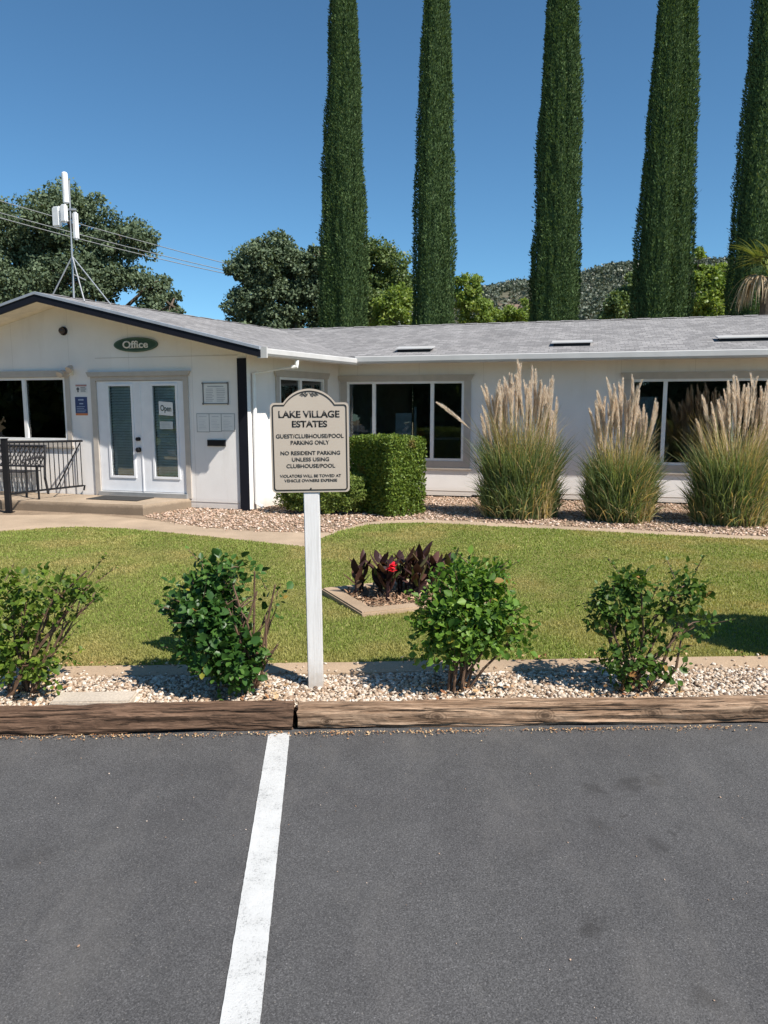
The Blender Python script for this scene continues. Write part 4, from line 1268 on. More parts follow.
canna_spots = [(-.20, 6.42, .42, 'short dark purple canna standing apart at the left corner of the bed', 0), (-.02, 6.36, .44, 'dark purple canna second from the left in the bed', 0),
               (.06, 6.22, .46, 'dark purple canna with a red bloom in the concrete edged bed', 1), (.16, 6.42, .48, 'tall purple canna right behind the red bloom', 0),
               (.28, 6.25, .45, 'purple canna just right of the red bloom', 0), (.38, 6.48, .50, 'tallest purple canna in the middle of the bed', 0), (.48, 6.32, .46, 'purple canna half covered by the round rose bush', 0), (.62, 6.42, .44, 'rightmost purple canna peeking over the round rose bush', 0), (.24, 6.62, .46, 'purple canna at the back of the bed', 0)]
for (x, y, h, lab, fl) in canna_spots:
    h *= .82
    c = empty('canna_plant', (x, y, .06), lab, 'plant', 'purple cannas in the concrete edged bed')
    parts = []
    ns = 3
    bmS = bmesh.new()
    for s in range(ns):
        bx, by = x + random.uniform(-.05, .05), y + random.uniform(-.05, .05)
        hh = h * random.uniform(.8, 1.05)
        tube(bmS, [(bx, by, .05), (bx + random.uniform(-.02, .02), by, .06 + hh * .75)], [.011, .006], 6)
        for i in range(6):
            az = i * 2.4 + random.uniform(-.4, .4) + s
            z0 = .10 + hh * (.10 + .115 * i)
            el = random.uniform(.62, 1.25)
            d = (math.cos(az) * math.cos(el), math.sin(az) * math.cos(el), math.sin(el))
            V, Fq = strip_leaf((bx, by, z0), d, hh * random.uniform(.42, .55), .068 * random.uniform(.7, 1.15), random.uniform(-.02, .08), 6, .18, side=(-math.sin(az), math.cos(az), 0))
            parts.append((V, Fq, np.full(len(Fq), random.random())))
    v, f, r = merge(parts)
    link('foliage', arr_mesh('foliage', v, f, r), M['canna'], c, smooth=True)
    obj('stem', bmS, M['canna'], c)
    if fl:
        fp = []
        for i in range(16):
            az = random.uniform(0, 6.28); el = random.uniform(-.2, 1.2)
            d = (math.cos(az) * math.cos(el), math.sin(az) * math.cos(el), math.sin(el))
            V, Fq = strip_leaf((x + .0 + random.uniform(-.02, .02), y - .10, .06 + h * .80 + random.uniform(-.03, .03)), d, .05, .034, .1, 4, .1, side=(-math.sin(az), math.cos(az), 0))
            fp.append((V, Fq, np.full(len(Fq), random.random())))
        v, f, r = merge(fp)
        link('flower', arr_mesh('flower', v, f, r), M['red'], c)

# ------------------------------------------------------------------ rose bushes
def ell_pts(c, rad, n, shell=.55):
    d = rdir(n); r = (shell + (1 - shell) * rng.random(n)) ** .9
    r = np.where(rng.random(n) < .3, rng.random(n) ** .5 * .8, r)
    bumpy = 1 + .16 * np.array([mnoise.noise((q[0] * 2.3 + c[0] * 5, q[1] * 2.3, q[2] * 2.3)) for q in d]) * 2
    return np.array(c) + d * np.array(rad) * (r * bumpy)[:, None], d

def rose(name, base, lobes, mat, label, leaf=.045, canes=9, bare=(), zmin=.16):
    b = empty(name, base, label, 'rose bush', 'rose bushes in the gravel strip')
    parts = []; bm = bmesh.new()
    B = Vector(base)
    for (c, rad, n) in lobes:
        pts, d = ell_pts(c, rad, n // 3)
        # little sprigs: each carries a compound leaf of 3-5 leaflets
        ax = unit(d * .7 + rng.normal(0, .5, d.shape) + np.array([0, 0, .15]))
        for i in range(len(pts)):
            if pts[i][2] < zmin: continue
        ok = pts[:, 2] > zmin
        pts, ax, d = pts[ok], ax[ok], d[ok]
        m = len(pts)
        side = unit(np.cross(ax, d + rng.normal(0, .3, d.shape)))
        for (al, sd_off, sgn) in ((.055, 0, 0), (.02, .012, 1), (.02, .012, -1), (-.015, .010, 1), (-.015, .010, -1)):
            if al < 0 and rng.random() < .4: continue
            o = pts + ax * al * (leaf / .045) + side * (sd_off * sgn)
            dirn = unit(ax + side * sgn * 1.3 + rng.normal(0, .25, ax.shape))
            nr = unit(d * .6 + np.array([0, 0, .7]) + rng.normal(0, .45, d.shape))
            s = leaf * np.clip(rng.lognormal(0, .32, m), .5, 1.7)
            rr = np.clip(rng.beta(2, 2, m), 0, 1)
            rr = np.where(rng.random(m) < .022, .95 + .05 * rng.random(m), rr * .92)
            parts.append(inst(LEAF_V, LEAF_F, basis(dirn, nr, s * 1.05, s), o, rr))
        for k in range(max(2, int(canes * n / 1100))):
            p, _ = ell_pts(c, rad, 1, .3); p = Vector(p[0])
            st = B + Vector((random.uniform(-.07, .07), random.uniform(-.05, .05), 0))
            mid = st.lerp(p, .5) + Vector((random.uniform(-.04, .04), random.uniform(-.04, .04), .06))
            tube(bm, [st, st.lerp(mid, .5) + Vector((0, 0, .02)), mid, mid.lerp(p, .5) + Vector((0, 0, .01)), p], [.0085, .0075, .006, .0045, .0025], 6)
            for q in range(3):
                t0 = mid.lerp(p, random.random()); e, _ = ell_pts(c, rad, 1, .4); e = t0.lerp(Vector(e[0]), .6)
                tube(bm, [t0, t0.lerp(e, .5) + Vector((0, 0, .01)), e], [.004, .0032, .002], 5)
    for (c, rad, n) in lobes:      # wild shoots past the outline
        for k in range(max(2, n // 75)):
            dd = unit(rng.normal(size=(1, 3)) * np.array([1, .7, .6]) + np.array([[0, 0, .75]]))[0]
            p = np.array(c) + dd * np.array(rad) * .85
            if p[2] < .2: continue
            L = random.uniform(.07, .17); dd = unit((dd + rng.normal(0, .25, 3) + np.array([0, 0, .3]))[None])[0]
            q = p + dd * L
            tube(bm, [p, (p + q) / 2, q], [.003, .0025, .0015], 5)
            m = 9; tt = rng.uniform(.15, 1.05, m); o = p + dd * L * tt[:, None]
            dirn = unit(rdir(m) + dd * .6); nr = unit(rdir(m) * .5 + np.array([0, 0, 1.0])); s_ = leaf * rng.uniform(.45, .95, m)
            parts.append(inst(LEAF_V, LEAF_F, basis(dirn, nr, s_, s_), o, rng.uniform(.3, .93, m)))
    for pts in bare:
        tube(bm, [Vector(p) for p in pts], [.011 - .006 * i / (len(pts) - 1) for i in range(len(pts))], 6)
        # stubs / thorny side shoots
        for q in range(3):
            i = random.randrange(1, len(pts)); p = Vector(pts[i - 1]).lerp(Vector(pts[i]), random.random())
            e = p + Vector((random.uniform(-.09, .09), random.uniform(-.05, .05), random.uniform(.03, .13)))
            tube(bm, [p, p.lerp(e, .6) + Vector((0, 0, .01)), e], [.005, .004, .002], 5)
    v, f, r = merge(parts)
    link('foliage', arr_mesh('foliage', v, f, r), mat, b, smooth=False)
    obj('stem', bm, M['cane'], b)
    return b
rose('rose_bush', (-2.06, 4.02, .07), [((-2.20, 4.05, .52), (.27, .24, .26), 720), ((-1.93, 4.05, .63), (.22, .2, .18), 300), ((-1.70, 4.05, .70), (.12, .12, .07), 60), ((-1.70, 4.02, .60), (.11, .1, .05), 50), ((-2.02, 4.0, .30), (.26, .18, .16), 300)],
     M['rose_light'], 'loose yellowish green rose bush with long stray shoots beside the concrete slab', .034, 7,
     bare=[[(-2.0, 4.02, .08), (-1.9, 4.02, .3), (-1.78, 4.03, .5), (-1.62, 4.04, .64)], [(-2.0, 4.02, .08), (-1.96, 4.0, .35), (-1.85, 4.02, .62), (-1.66, 4.04, .80)]])
rose('rose_bush', (-.80, 4.10, .07), [((-1.02, 4.07, .58), (.19, .22, .19), 1100), ((-.96, 4.02, .40), (.17, .18, .22), 850), ((-.83, 3.98, .32), (.13, .12, .16), 430), ((-.86, 4.12, .78), (.20, .15, .07), 130), ((-.63, 4.08, .62), (.05, .08, .10), 14)],
     M['rose_dark'], 'dark glossy rose bush with bare brown canes on its right side', .040, 4,
     bare=[[(-.76, 4.08, .06), (-.70, 4.06, .3), (-.66, 4.06, .5), (-.61, 4.05, .72)], [(-.78, 4.06, .06), (-.74, 4.03, .3), (-.73, 4.04, .55), (-.72, 4.03, .80)], [(-.77, 4.06, .06), (-.76, 4.02, .35), (-.80, 4.0, .6), (-.84, 4.0, .74)],
           [(-.75, 4.07, .06), (-.68, 4.05, .25), (-.60, 4.03, .38)], [(-.76, 4.05, .06), (-.72, 4.0, .34), (-.76, 3.98, .52), (-.70, 3.98, .70)], [(-.77, 4.05, .06), (-.72, 4.02, .22), (-.66, 4.0, .32), (-.66, 4.0, .56)], [(-.77, 4.05, .06), (-.8, 3.98, .42), (-.88, 3.98, .66)]])
rose('rose_bush', (.42, 4.07, .07), [((.47, 4.07, .54), (.28, .26, .24), 1850), ((.52, 4.07, .76), (.17, .15, .10), 260), ((.30, 4.0, .42), (.15, .14, .17), 220), ((.68, 4.04, .48), (.15, .13, .15), 260)],
     M['rose_mid'], 'round bright green rose bush in front of the canna bed', .034, 5)
rose('rose_bush', (1.42, 4.07, .07), [((1.30, 4.07, .55), (.16, .16, .13), 290), ((1.38, 4.07, .72), (.11, .12, .07), 130), ((1.68, 4.06, .67), (.13, .13, .11), 150), ((1.74, 4.06, .50), (.12, .12, .09), 90), ((1.52, 4.06, .50), (.11, .11, .12), 100), ((1.38, 4.04, .27), (.15, .13, .13), 260), ((1.60, 4.04, .25), (.09, .10, .12), 70)],
     M['rose_mid2'], 'thin two headed rose bush with bare gaps at the right end', .034, 12,
     bare=[[(1.45, 4.06, .06), (1.36, 4.05, .3), (1.27, 4.05, .5)], [(1.5, 4.06, .06), (1.6, 4.05, .3), (1.66, 4.05, .5)], [(1.55, 4.06, .06), (1.66, 4.04, .24), (1.68, 4.04, .42)]])

def blob_plant(name, base, size, n, leaf, mat, label, cat, group=None, rot=0.0, sq=6, top_bump=.04):
    """clipped leafy mass: rounded box of leaves over woody stems and a darkened core"""
    b = empty(name, base, label, cat, group)
    sx, sy, sz = size
    ar = np.array([sy * sz, sy * sz, sx * sz, sx * sz, sx * sy * 1.1]); fc = rng.choice(5, n, p=ar / ar.sum())
    u, w = rng.uniform(-1, 1, n), rng.uniform(-1, 1, n); one = np.ones(n)
    def rounded(q): return q / (np.abs(q) ** sq).sum(1, keepdims=True) ** (1 / sq)
    e = np.select([(fc == 0)[:, None], (fc == 1)[:, None], (fc == 2)[:, None], (fc == 3)[:, None]],
                  [np.stack([one, u, w], 1), np.stack([-one, u, w], 1), np.stack([u, one, w], 1), np.stack([u, -one, w], 1)], np.stack([u, w, one], 1))
    e = rounded(e)
    k = 1.03 - .16 * rng.random(n) ** 1.6
    nz = np.array([mnoise.noise((q[0] * 2.5 + base[0], q[1] * 2.5, q[2] * 2.5)) + .5 * mnoise.noise((q[0] * 7 + base[0], q[1] * 7, q[2] * 7)) for q in e])
    loc = e * np.array(size) / 2 * (k + nz * top_bump)[:, None]
    e = np.sign(e) * np.abs(e) ** (sq * .6)
    ca, sa = math.cos(rot), math.sin(rot)
    rt = np.array([[ca, -sa, 0], [sa, ca, 0], [0, 0, 1]])
    P = loc @ rt.T + np.array(base) + np.array([0, 0, size[2] / 2])
    dn = unit(e @ rt.T)
    ax = unit(dn * .5 + rng.normal(0, .7, dn.shape) + np.array([0, 0, .25])); nr = unit(dn + rng.normal(0, .33, dn.shape))
    s = leaf * rng.uniform(.7, 1.35, n)
    v, f, r = inst(CARD_V, CARD_F, basis(ax, nr, s * .62, s), P, rng.beta(2, 2, n))
    # dense inner mass, inner shade put into darker tones of the same leaf
    cb_ = bmesh.new(); bmesh.ops.create_cube(cb_, size=2.0); bmesh.ops.subdivide_edges(cb_, edges=cb_.edges[:], cuts=6, use_grid_fill=True)
    cv = np.array([q.co[:] for q in cb_.verts]); cf = np.array([[q.index for q in f_.verts] for f_ in cb_.faces]); cb_.free()
    cv = (rounded(cv) * np.array(size) / 2 * .86) @ rt.T + np.array(base) + np.array([0, 0, size[2] / 2])
    v, f, r = merge([(v, f, r), (cv, cf, rng.uniform(0, .4, len(cf)))])
    link('foliage', arr_mesh('foliage', v, f, r), mat, b)
    bm = bmesh.new()
    for i in range(14):
        q = Vector(((random.random() - .5) * size[0] * .7, (random.random() - .5) * size[1] * .7, 0)); q.rotate(Matrix.Rotation(rot, 3, 'Z'))
        st = Vector(base) + q * .4
        tube(bm, [st, st.lerp(Vector(base) + q + Vector((0, 0, size[2] * .8)), .5) + Vector((random.uniform(-.04, .04), 0, 0)), Vector(base) + q + Vector((0, 0, size[2] * .82))], [.016, .012, .005], 5)
    obj('stem', bm, M['bark'], b)
    return b
blob_plant('boxwood_hedge', (.03, 12.03, .0), (.74, 1.08, 1.22), 26000, .042, M['hedge'], 'tall clipped square hedge with a browned patch under the wing window', 'hedge', rot=R(41), sq=16)
blob_plant('boxwood_hedge', (-.98, 12.02, .0), (1.45, .78, .68), 20000, .042, M['hedge_pale'], 'low rounded pale green hedge behind the parking sign post', 'hedge', rot=R(-8), sq=2.8, top_bump=.22)
blob_plant('shadow_shrub', (3.40, 4.72, .02), (.95, .9, 1.30), 12000, .05, M['hedge'], 'unseen clipped shrub added past the right edge to cast the lawn corner shadow', 'shrub', sq=4)  # out of view; added and shaped for its shadow on the lawn

# ------------------------------------------------------------------ pampas grasses
def plume_mesh(seed):
    rs = np.random.default_rng(seed)
    n = 430; L = .70
    t = rs.random(n) ** .9
    lean = np.array([rs.normal(0, .11), rs.normal(0, .11)])
    c = np.stack([lean[0] * t ** 2, lean[1] * t ** 2, t * L], 1)
    az = rs.uniform(0, 6.28, n)
    rad = np.sin(np.pi * np.clip(.08 + .88 * t, 0, 1)) ** .7
    d = unit(np.stack([np.cos(az) * .40, np.sin(az) * .40, np.ones(n)], 1))
    ln = .125 * rad * rs.uniform(.6, 1.2, n) + .015
    Mx = basis(d, unit(rs.normal(size=(n, 3))), np.full(n, .010), ln)
    v, f, r = inst(CARD_V, CARD_F, Mx, c, rs.random(n))
    # stalk below
    k = 6
    sv, sf = [], []
    for i, (z, rr) in enumerate(((-1.0, .006), (.0, .005), (L * .8, .003))):
        for q in range(k): sv.append((rr * math.cos(6.283 * q / k), rr * math.sin(6.283 * q / k), z))
    for i in range(2):
        for q in range(k): sf.append((i * k + q, i * k + (q + 1) % k, (i + 1) * k + (q + 1) % k, (i + 1) * k + q))
    v, f, r = merge([(v, f, r), (np.array(sv), np.array(sf), np.full(len(sf), .1))])
    me = arr_mesh('plume', v, f, r); me.materials.append(M['plume'])
    return me
PLUMES = [plume_mesh(100 + i) for i in range(5)]

def pampas(base, w, h, dep, plumes, label, dry):
    b = empty('pampas_grass', base, label, 'ornamental grass', 'pampas clumps along the wing wall')
    def blades(n, r0, zs, L0, L1, sp0, sp1, dr0, dr1, w0, w1, col):
        th = rng.uniform(0, 6.283, n); rr = np.sqrt(rng.random(n)) * r0
        bx, by = np.cos(th) * rr, np.sin(th) * rr
        ha = th + rng.normal(0, .9, n); spread = rng.uniform(sp0, sp1, n)
        d = unit(np.stack([np.cos(ha) * spread, np.sin(ha) * spread, np.ones(n)], 1))
        P = np.stack([base[0] + bx * w, base[1] + by * dep, base[2] + zs * rng.random(n) ** 1.5], 1)
        L = rng.uniform(L0, L1, n); seg = 6; wid = rng.uniform(w0, w1, n); dr = rng.uniform(dr0, dr1, n)
        dh = np.stack([np.cos(ha), np.sin(ha), np.zeros(n)], 1); side = unit(np.cross(d, rdir(n))); rows = []
        for i in range(seg + 1):
            t = i / seg; ww = (wid * (1 - t ** 2) + .001)[:, None]
            rows.append(np.stack([P - side * ww / 2, P + side * ww / 2], 1))
            P = P + d * (L / seg)[:, None]
            d = unit(d + dh * (dr * .7)[:, None] - np.array([0, 0, 1.0]) * (dr * t * 1.5)[:, None] + rng.normal(0, .05, d.shape))
            P[:, 2] = np.maximum(P[:, 2], base[2] + .01)
        V = np.concatenate(rows, 1).reshape(-1, 3); K = 2 * (seg + 1)
        tf = np.array([[2 * i, 2 * i + 1, 2 * i + 3, 2 * i + 2] for i in range(seg)])
        Fc = (tf[None] + (np.arange(n) * K)[:, None, None]).reshape(-1, 4)
        rn = col(n, bx, by)
        return V, Fc, np.repeat(rn, seg)
    mixed = lambda n, bx, by: np.where((rng.random(n) < dry) | (rng.random(n) < .8 * np.exp(-((bx - .28) ** 2 + (by + .35) ** 2) / .03)), rng.uniform(.76, 1, n), rng.beta(2, 1.7, n) * .72)
    tan = lambda n, bx, by: np.where(rng.random(n) < .8, rng.uniform(.76, 1, n), rng.uniform(.5, .74, n))
    v, f, r = merge([blades(1500, .44, h * .45, .38, .72, .05, .42, .05, .30, .012, .022, mixed),
                     blades(1500, .40, .1, h * .62, h * 1.0, .02, .20, .02, .18, .012, .020, mixed),
                     blades(560, .26, .35, h * .85, h * 1.18, .02, .18, .02, .16, .009, .016, tan),
                     blades(1500, .50, .25, .28, .60, .0, .30, .04, .30, .012, .022, mixed),
                     blades(260, .50, .05, .25, .5, .3, .9, .1, .4, .010, .018, tan)])
    link('foliage', arr_mesh('foliage', v, f, r), M['pampas'], b)
    for (px, ph, lean_) in plumes:
        o = bpy.data.objects.new('plume', random.choice(PLUMES)); COL.objects.link(o); o.parent = b
        o.location = (px, random.uniform(-.2, .2), ph - .7)
        o.rotation_euler = (random.uniform(-.12, .12), lean_, random.uniform(0, .3))
        s = random.uniform(.85, 1.15); o.scale = (s * random.uniform(.5, .78), s * random.uniform(.5, .78), s)
    return b
def fan(n, w, z0, z1, lean=.35, off=0.0):
    out = []
    for i in range(n):
        u = (i + random.uniform(-.4, .4)) / (n - 1) * 2 - 1
        out.append((off + u * w, z1 - (z1 - z0) * abs(u) ** 1.6 * random.uniform(.4, 1.1) - random.uniform(0, .34), u * lean + random.uniform(-.10, .10)))
    return out
p1 = fan(54, .49, 1.80, 2.36, .14, .0)
pampas((2.13, 11.55, .0), 1.18, 1.42, .95, p1 + [(-.80, 2.10, -.85)], 'largest pampas clump with tall tan plumes between the two wing windows', .10)
pampas((3.58, 11.15, .0), .98, 1.12, .85, fan(34, .33, 1.72, 2.16, .16, -.02), 'middle pampas clump with a narrow sheaf of plumes before the right window', .08)
pampas((5.13, 10.85, .0), 1.12, 1.30, .95, fan(36, .46, 1.58, 2.18, .22, .12), 'rightmost pampas clump with greyer open plumes at the frame edge', .12)

# ------------------------------------------------------------------ trees
def cypress(x, y, h, r, label, seed, twin=0.0, lean=0.0, n=105000):
    c = empty('italian_cypress', (x, y, 0), label, 'cypress tree', 'row of tall cypresses behind the roof')
    rs = np.random.default_rng(seed)
    zz = 1.2 + (h - 1.2) * rs.random(n) ** 1.15
    th = rs.uniform(0, 6.283, n)
    t = zz / h
    prof = np.clip(np.minimum(1, .82 + t * 1.2), 0, 1) * (1 - np.clip((t - .12) / .88, 0, 1) ** 1.92 * .96)
    ribs = np.array([mnoise.noise((math.cos(a) * 2.3 + seed, math.sin(a) * 2.3, q * .10)) for a, q in zip(th, zz)])
    ribs2 = np.array([mnoise.noise((math.cos(a) * 6.5 + seed, math.sin(a) * 6.5, q * 1.3)) for a, q in zip(th, zz)])
    dep = rs.random(n)
    bul = np.array([mnoise.noise((seed * 3.1, q * .55, math.cos(a) * .8)) for a, q in zip(th, zz)])
    k = 1 + .26 * ribs + .17 * ribs2 + .13 * bul - .10 * dep ** 2 + np.where(rs.random(n) < .012, rs.uniform(.05, .22, n), 0)
    R_ = r * prof * k
    P = np.stack([x + R_ * np.cos(th) + lean * zz, y + R_ * np.sin(th), zz], 1)
    if twin:
        s = rs.random(n) < .46
        P[:, :2] = np.array([x, y]) + (P[:, :2] - np.array([x, y])) * .76
        P[s, 0] += twin * (1 - .25 * t[s]); P[s, 1] += .12; P[~s, 0] -= twin * (.9 - .3 * t[~s]); P[~s, 1] -= .1
    rad = np.stack([np.cos(th), np.sin(th), np.zeros(n)], 1)
    d = unit(rad * rs.uniform(.1, .9, n)[:, None] + np.array([0, 0, .8]) + rs.normal(0, .30, (n, 3)))
    nr = unit(rad + np.array([0, 0, .25]) + rs.normal(0, .32, (n, 3)))
    ln = rs.uniform(.06, .13, n)
    v, f, rr = inst(CARD_V, CARD_F, basis(d, nr, rs.uniform(.028, .048, n), ln), P, np.clip(rs.beta(2, 2.4, n) + ribs2 * .18, 0, 1))
    # inner mass, toned darker than the outer sprays
    seg, rows = 18, 40
    cv, cf = [], []
    stems = [(1, .12), (-1, -.1)] if twin else [(0, 0)]
    for sg, oy in stems:
      for i in range(rows + 1):
        z = 1.0 + (h - 1.6) * i / rows; tt = z / h
        ox = twin * (1 - .25 * tt) if sg > 0 else -twin * (.9 - .3 * tt) if sg < 0 else 0
        pr = min(1, .82 + tt * 1.2) * (1 - max(0, (tt - .12) / .88) ** 1.92 * .96)
        for q in range(seg):
            a = 6.283 * q / seg
            kk = .86 * (1 + .26 * mnoise.noise((math.cos(a) * 2.3 + seed, math.sin(a) * 2.3, z * .10)))
            kk *= .72 if twin else 1
            cv.append((x + ox + lean * z + r * pr * kk * math.cos(a), y + oy + r * pr * kk * math.sin(a), z))
    for b0_ in range(len(stems)):
      for i in range(rows):
        for q in range(seg): o_i = b0_ * seg * (rows + 1) + i * seg; cf.append((o_i + q, o_i + (q + 1) % seg, o_i + seg + (q + 1) % seg, o_i + seg + q))
    v, f, rr = merge([(v, f, rr), (np.array(cv), np.array(cf), rs.uniform(.1, .5, len(cf)))])
    link('crown', arr_mesh('crown', v, f, rr), M['cypress'], c)
    bm = bmesh.new(); tube(bm, [(x, y, 0), (x, y, 1.6), (x + lean * h * .5, y, h * .5)], [.2, .16, .06], 10); obj('trunk', bm, M['bark'], c)
    return c
cypress(-1.28, 25, 18.2, .72, 'leftmost tall slim cypress behind the roof valley', 1)
cypress(1.60, 24.5, 18.2, .72, 'second tall cypress from the left behind the roof', 2, twin=.14)
cypress(5.24, 23.5, 18.2, .72, 'third tall cypress standing right of the roof middle', 3)
cypress(8.22, 22.5, 17.0, .74, 'broad double stemmed cypress fourth from the left', 4, twin=.34, n=135000)
cypress(10.72, 22, 18.5, .90, 'dark cypress cut by the right edge behind the palm', 5, twin=.2)

def tree(name, base, lobes, leaf, n, mat, label, cat, trunk_r=.25, group=None, sq=1.0, seed=0):
    c = empty(name, base, label, cat, group)
    rs = np.random.default_rng(seed + 50)
    parts = []; bm = bmesh.new()
    B = Vector(base)
    tot = sum(l[1][0] * l[1][1] * l[1][2] for l in lobes) ** 1.0
    fork = B + Vector((0, 0, min(l[0][2] for l in lobes) * .55))
    tube(bm, [B, B.lerp(fork, .5) + Vector((trunk_r * .4, 0, 0)), fork], [trunk_r, trunk_r * .8, trunk_r * .65], 9)
    for (cc, rad) in lobes:
        m = max(6, int(n * (rad[0] * rad[1] * rad[2]) / tot / 150))
        d = unit(rs.normal(size=(m, 3))); rr = .35 + .65 * rs.random(m) ** .6
        cl = np.array(cc) + d * np.array(rad) * rr[:, None] * .92
        cs = np.array(rad).mean() * rs.uniform(.17, .34, m)
        for k in range(m):
            q = int(150 * rs.uniform(.6, 1.4))
            u_ = unit(rs.normal(size=(q, 3)))
            rr_ = (.62 + .5 * rs.random(q)) * (1 + .35 * np.array([mnoise.noise((g[0] * 3 + k, g[1] * 3, g[2] * 3)) for g in u_]))
            pp = cl[k] + u_ * rr_[:, None] * cs[k] * np.array([1, 1, .72])
            dn = unit(pp - cl[k] + np.array([0, 0, .25]) * cs[k])
            ax = unit(rs.normal(size=(q, 3)) + dn * .5 - np.array([0, 0, .2])); nr = unit(dn + rs.normal(0, .4, (q, 3)))
            s = leaf * rs.uniform(.6, 1.4, q)
            parts.append(inst(CARD_V, CARD_F, basis(ax, nr, s * .75, s), pp, np.clip(rs.beta(2, 2, q) + rs.normal(0, .1), 0, 1)))
        ctr = Vector(cc)
        tube(bm, [fork, fork.lerp(ctr, .55) + Vector((0, 0, .25)), ctr], [trunk_r * .5, trunk_r * .32, trunk_r * .15], 7)
        for k in range(min(7, m)):
            tube(bm, [ctr, ctr.lerp(Vector(cl[k]), .5) + Vector((0, 0, .1)), Vector(cl[k])], [trunk_r * .16, trunk_r * .1, trunk_r * .04], 5)
    v, f, r = merge(parts)
    link('crown', arr_mesh('crown', v, f, r), mat, c)
    obj('trunk', bm, M['bark'], c)
    return c
tree('oak_tree', (-17.5, 40, 0), [((-19.6, 40, 10.6), (2.3, 2.4, 1.9)), ((-16.0, 39.5, 11.0), (2.4, 2.4, 1.8)), ((-13.4, 39.5, 10.2), (1.7, 2, 1.2)), ((-12.2, 39.5, 7.9), (1.5, 1.8, 1.2)), ((-10.9, 39, 6.9), (.9, 1, .9)), ((-15.6, 39, 8.0), (2.6, 2.2, 1.6)), ((-19.2, 39, 7.6), (2.6, 2.4, 1.8)), ((-23, 39.5, 8.0), (2.4, 2.4, 2.4)), ((-13, 39, 5.6), (2.2, 2, 1.6)), ((-17.5, 38.8, 5.6), (2.4, 2, 1.6)), ((-21.5, 39, 5.4), (2.4, 2, 1.6)), ((-17.8, 39.6, 9.4), (1.8, 1.8, 1.5)), ((-14.2, 39.3, 8.8), (1.6, 1.6, 1.2)), ((-11.8, 39.2, 6.4), (1.3, 1.4, 1.0)), ((-16.8, 38.9, 6.8), (1.8, 1.6, 1.2))],
     .15, 120000, M['oak'], 'broad grey green oak behind the antenna at the left', 'oak tree', .45, seed=1)
tree('oak_tree', (-5.0, 34, 0), [((-5.2, 34, 8.0), (1.45, 1.4, 1.45)), ((-4.0, 34, 7.4), (1.6, 1.4, 1.3)), ((-6.0, 34, 6.2), (1.2, 1.2, 1.2)), ((-6.3, 33.8, 7.5), (.75, 1, .8)), ((-5.0, 33.6, 6.9), (1.2, 1, 1.2)), ((-4.4, 34, 5.3), (1.6, 1.4, 1.1)), ((-5.9, 33.6, 4.8), (1.1, 1, .9)), ((-3.0, 34, 6.6), (1.2, 1.2, 1.6)), ((-2.6, 33.5, 8.2), (.9, 1, .8))],
     .13, 60000, M['oak'], 'dark round oak left of the first cypress', 'oak tree', .24, seed=2)
tree('leafy_tree', (-.2, 35, 0), [((-.3, 35, 8.1), (1.5, 1.3, 1.2)), ((.55, 35, 6.8), (.9, 1.2, 1.5)), ((-1.0, 35, 6.2), (1.3, 1.2, 1.5)), ((.1, 34.4, 6.4), (1.1, .9, 1.4)), ((.9, 34.6, 7.6), (.5, .6, .6))], .13, 26000, M['mid_leaf'], 'mid green tree between the first and second cypress', 'tree', .22, seed=3)
tree('leafy_tree', (.9, 31, 0), [((.4, 31, 5.4), (1.0, .9, 1.2)), ((.9, 31, 6.2), (.5, .6, .6))], .11, 10000, M['light_leaf'], 'small bright green tree low between the first two cypresses', 'tree', .14, seed=4)
tree('leafy_tree', (4.3, 38, 0), [((4.1, 38, 7.4), (.8, .8, 1.1)), ((4.7, 38, 6.2), (1.0, .8, 1.1))], .12, 11000, M['light_leaf'], 'slim bright tree just right of the second cypress', 'tree', .16, seed=5)
tree('leafy_tree', (6.6, 40, 0), [((6.2, 40, 5.9), (1.0, 1, 1.0)), ((7.2, 40, 6.4), (1.0, 1, 1.0)), ((5.4, 40, 5.6), (.7, .8, .8))], .12, 13000, M['light_leaf'], 'low bright shrubby tree left of the third cypress', 'tree', .16, seed=6)
tree('leafy_tree', (11.2, 37, 0), [((11.4, 37, 6.4), (.9, 1, 1.1)), ((11.8, 37, 7.3), (.6, .8, .9))], .14, 6500, M['mid_leaf'], 'soft green tree left of the double stemmed cypress', 'tree', .16, seed=7)
tree('leafy_tree', (12.6, 30, 0), [((12.8, 30, 5.8), (.9, 1, 1.4)), ((12.3, 30, 7.3), (.45, .5, .6)), ((13.1, 30, 6.9), (.6, .6, .6)), ((12.6, 29.6, 6.5), (.6, .6, .6))], .12, 12000, M['light_leaf'], 'bright leafy tree between the last two cypresses', 'tree', .15, seed=8)

for i, (x, y, sx, hz, lab) in enumerate([(-16, -19, 4.6, 4.6, 'wide tree across the car park at the far end of the row'), (2.5, -22, 4.8, 4.6, 'wide tree across the car park straight behind the viewer'), (-16, 5.5, 4.6, 4.2, 'unseen wide tree added left of the lawn to darken the office window reflection'), (-21, -2.5, 5.6, 4.6, 'unseen wide tree added left of the car park to darken the french door reflection')]):
    tree('unseen_tree', (x, y, 0), [((x, y, hz), (sx, 2.5, 3.2)), ((x + 2.5, y, hz * .55), (2.8, 2, 2.2)), ((x - 2.6, y, hz * .5), (2.8, 2, 2.2)), ((x, y - .5, 2.0), (3.4, 1.6, 2.0)), ((x + 4, y, 1.8), (2.2, 1.6, 1.8)), ((x - 4, y, 1.8), (2.2, 1.6, 1.8))], .42, 30000, M['mid_leaf'], lab, 'tree', .3, group='trees across the car park', seed=20 + i)  # unseen trees; those on the left added to darken reflections in the panes

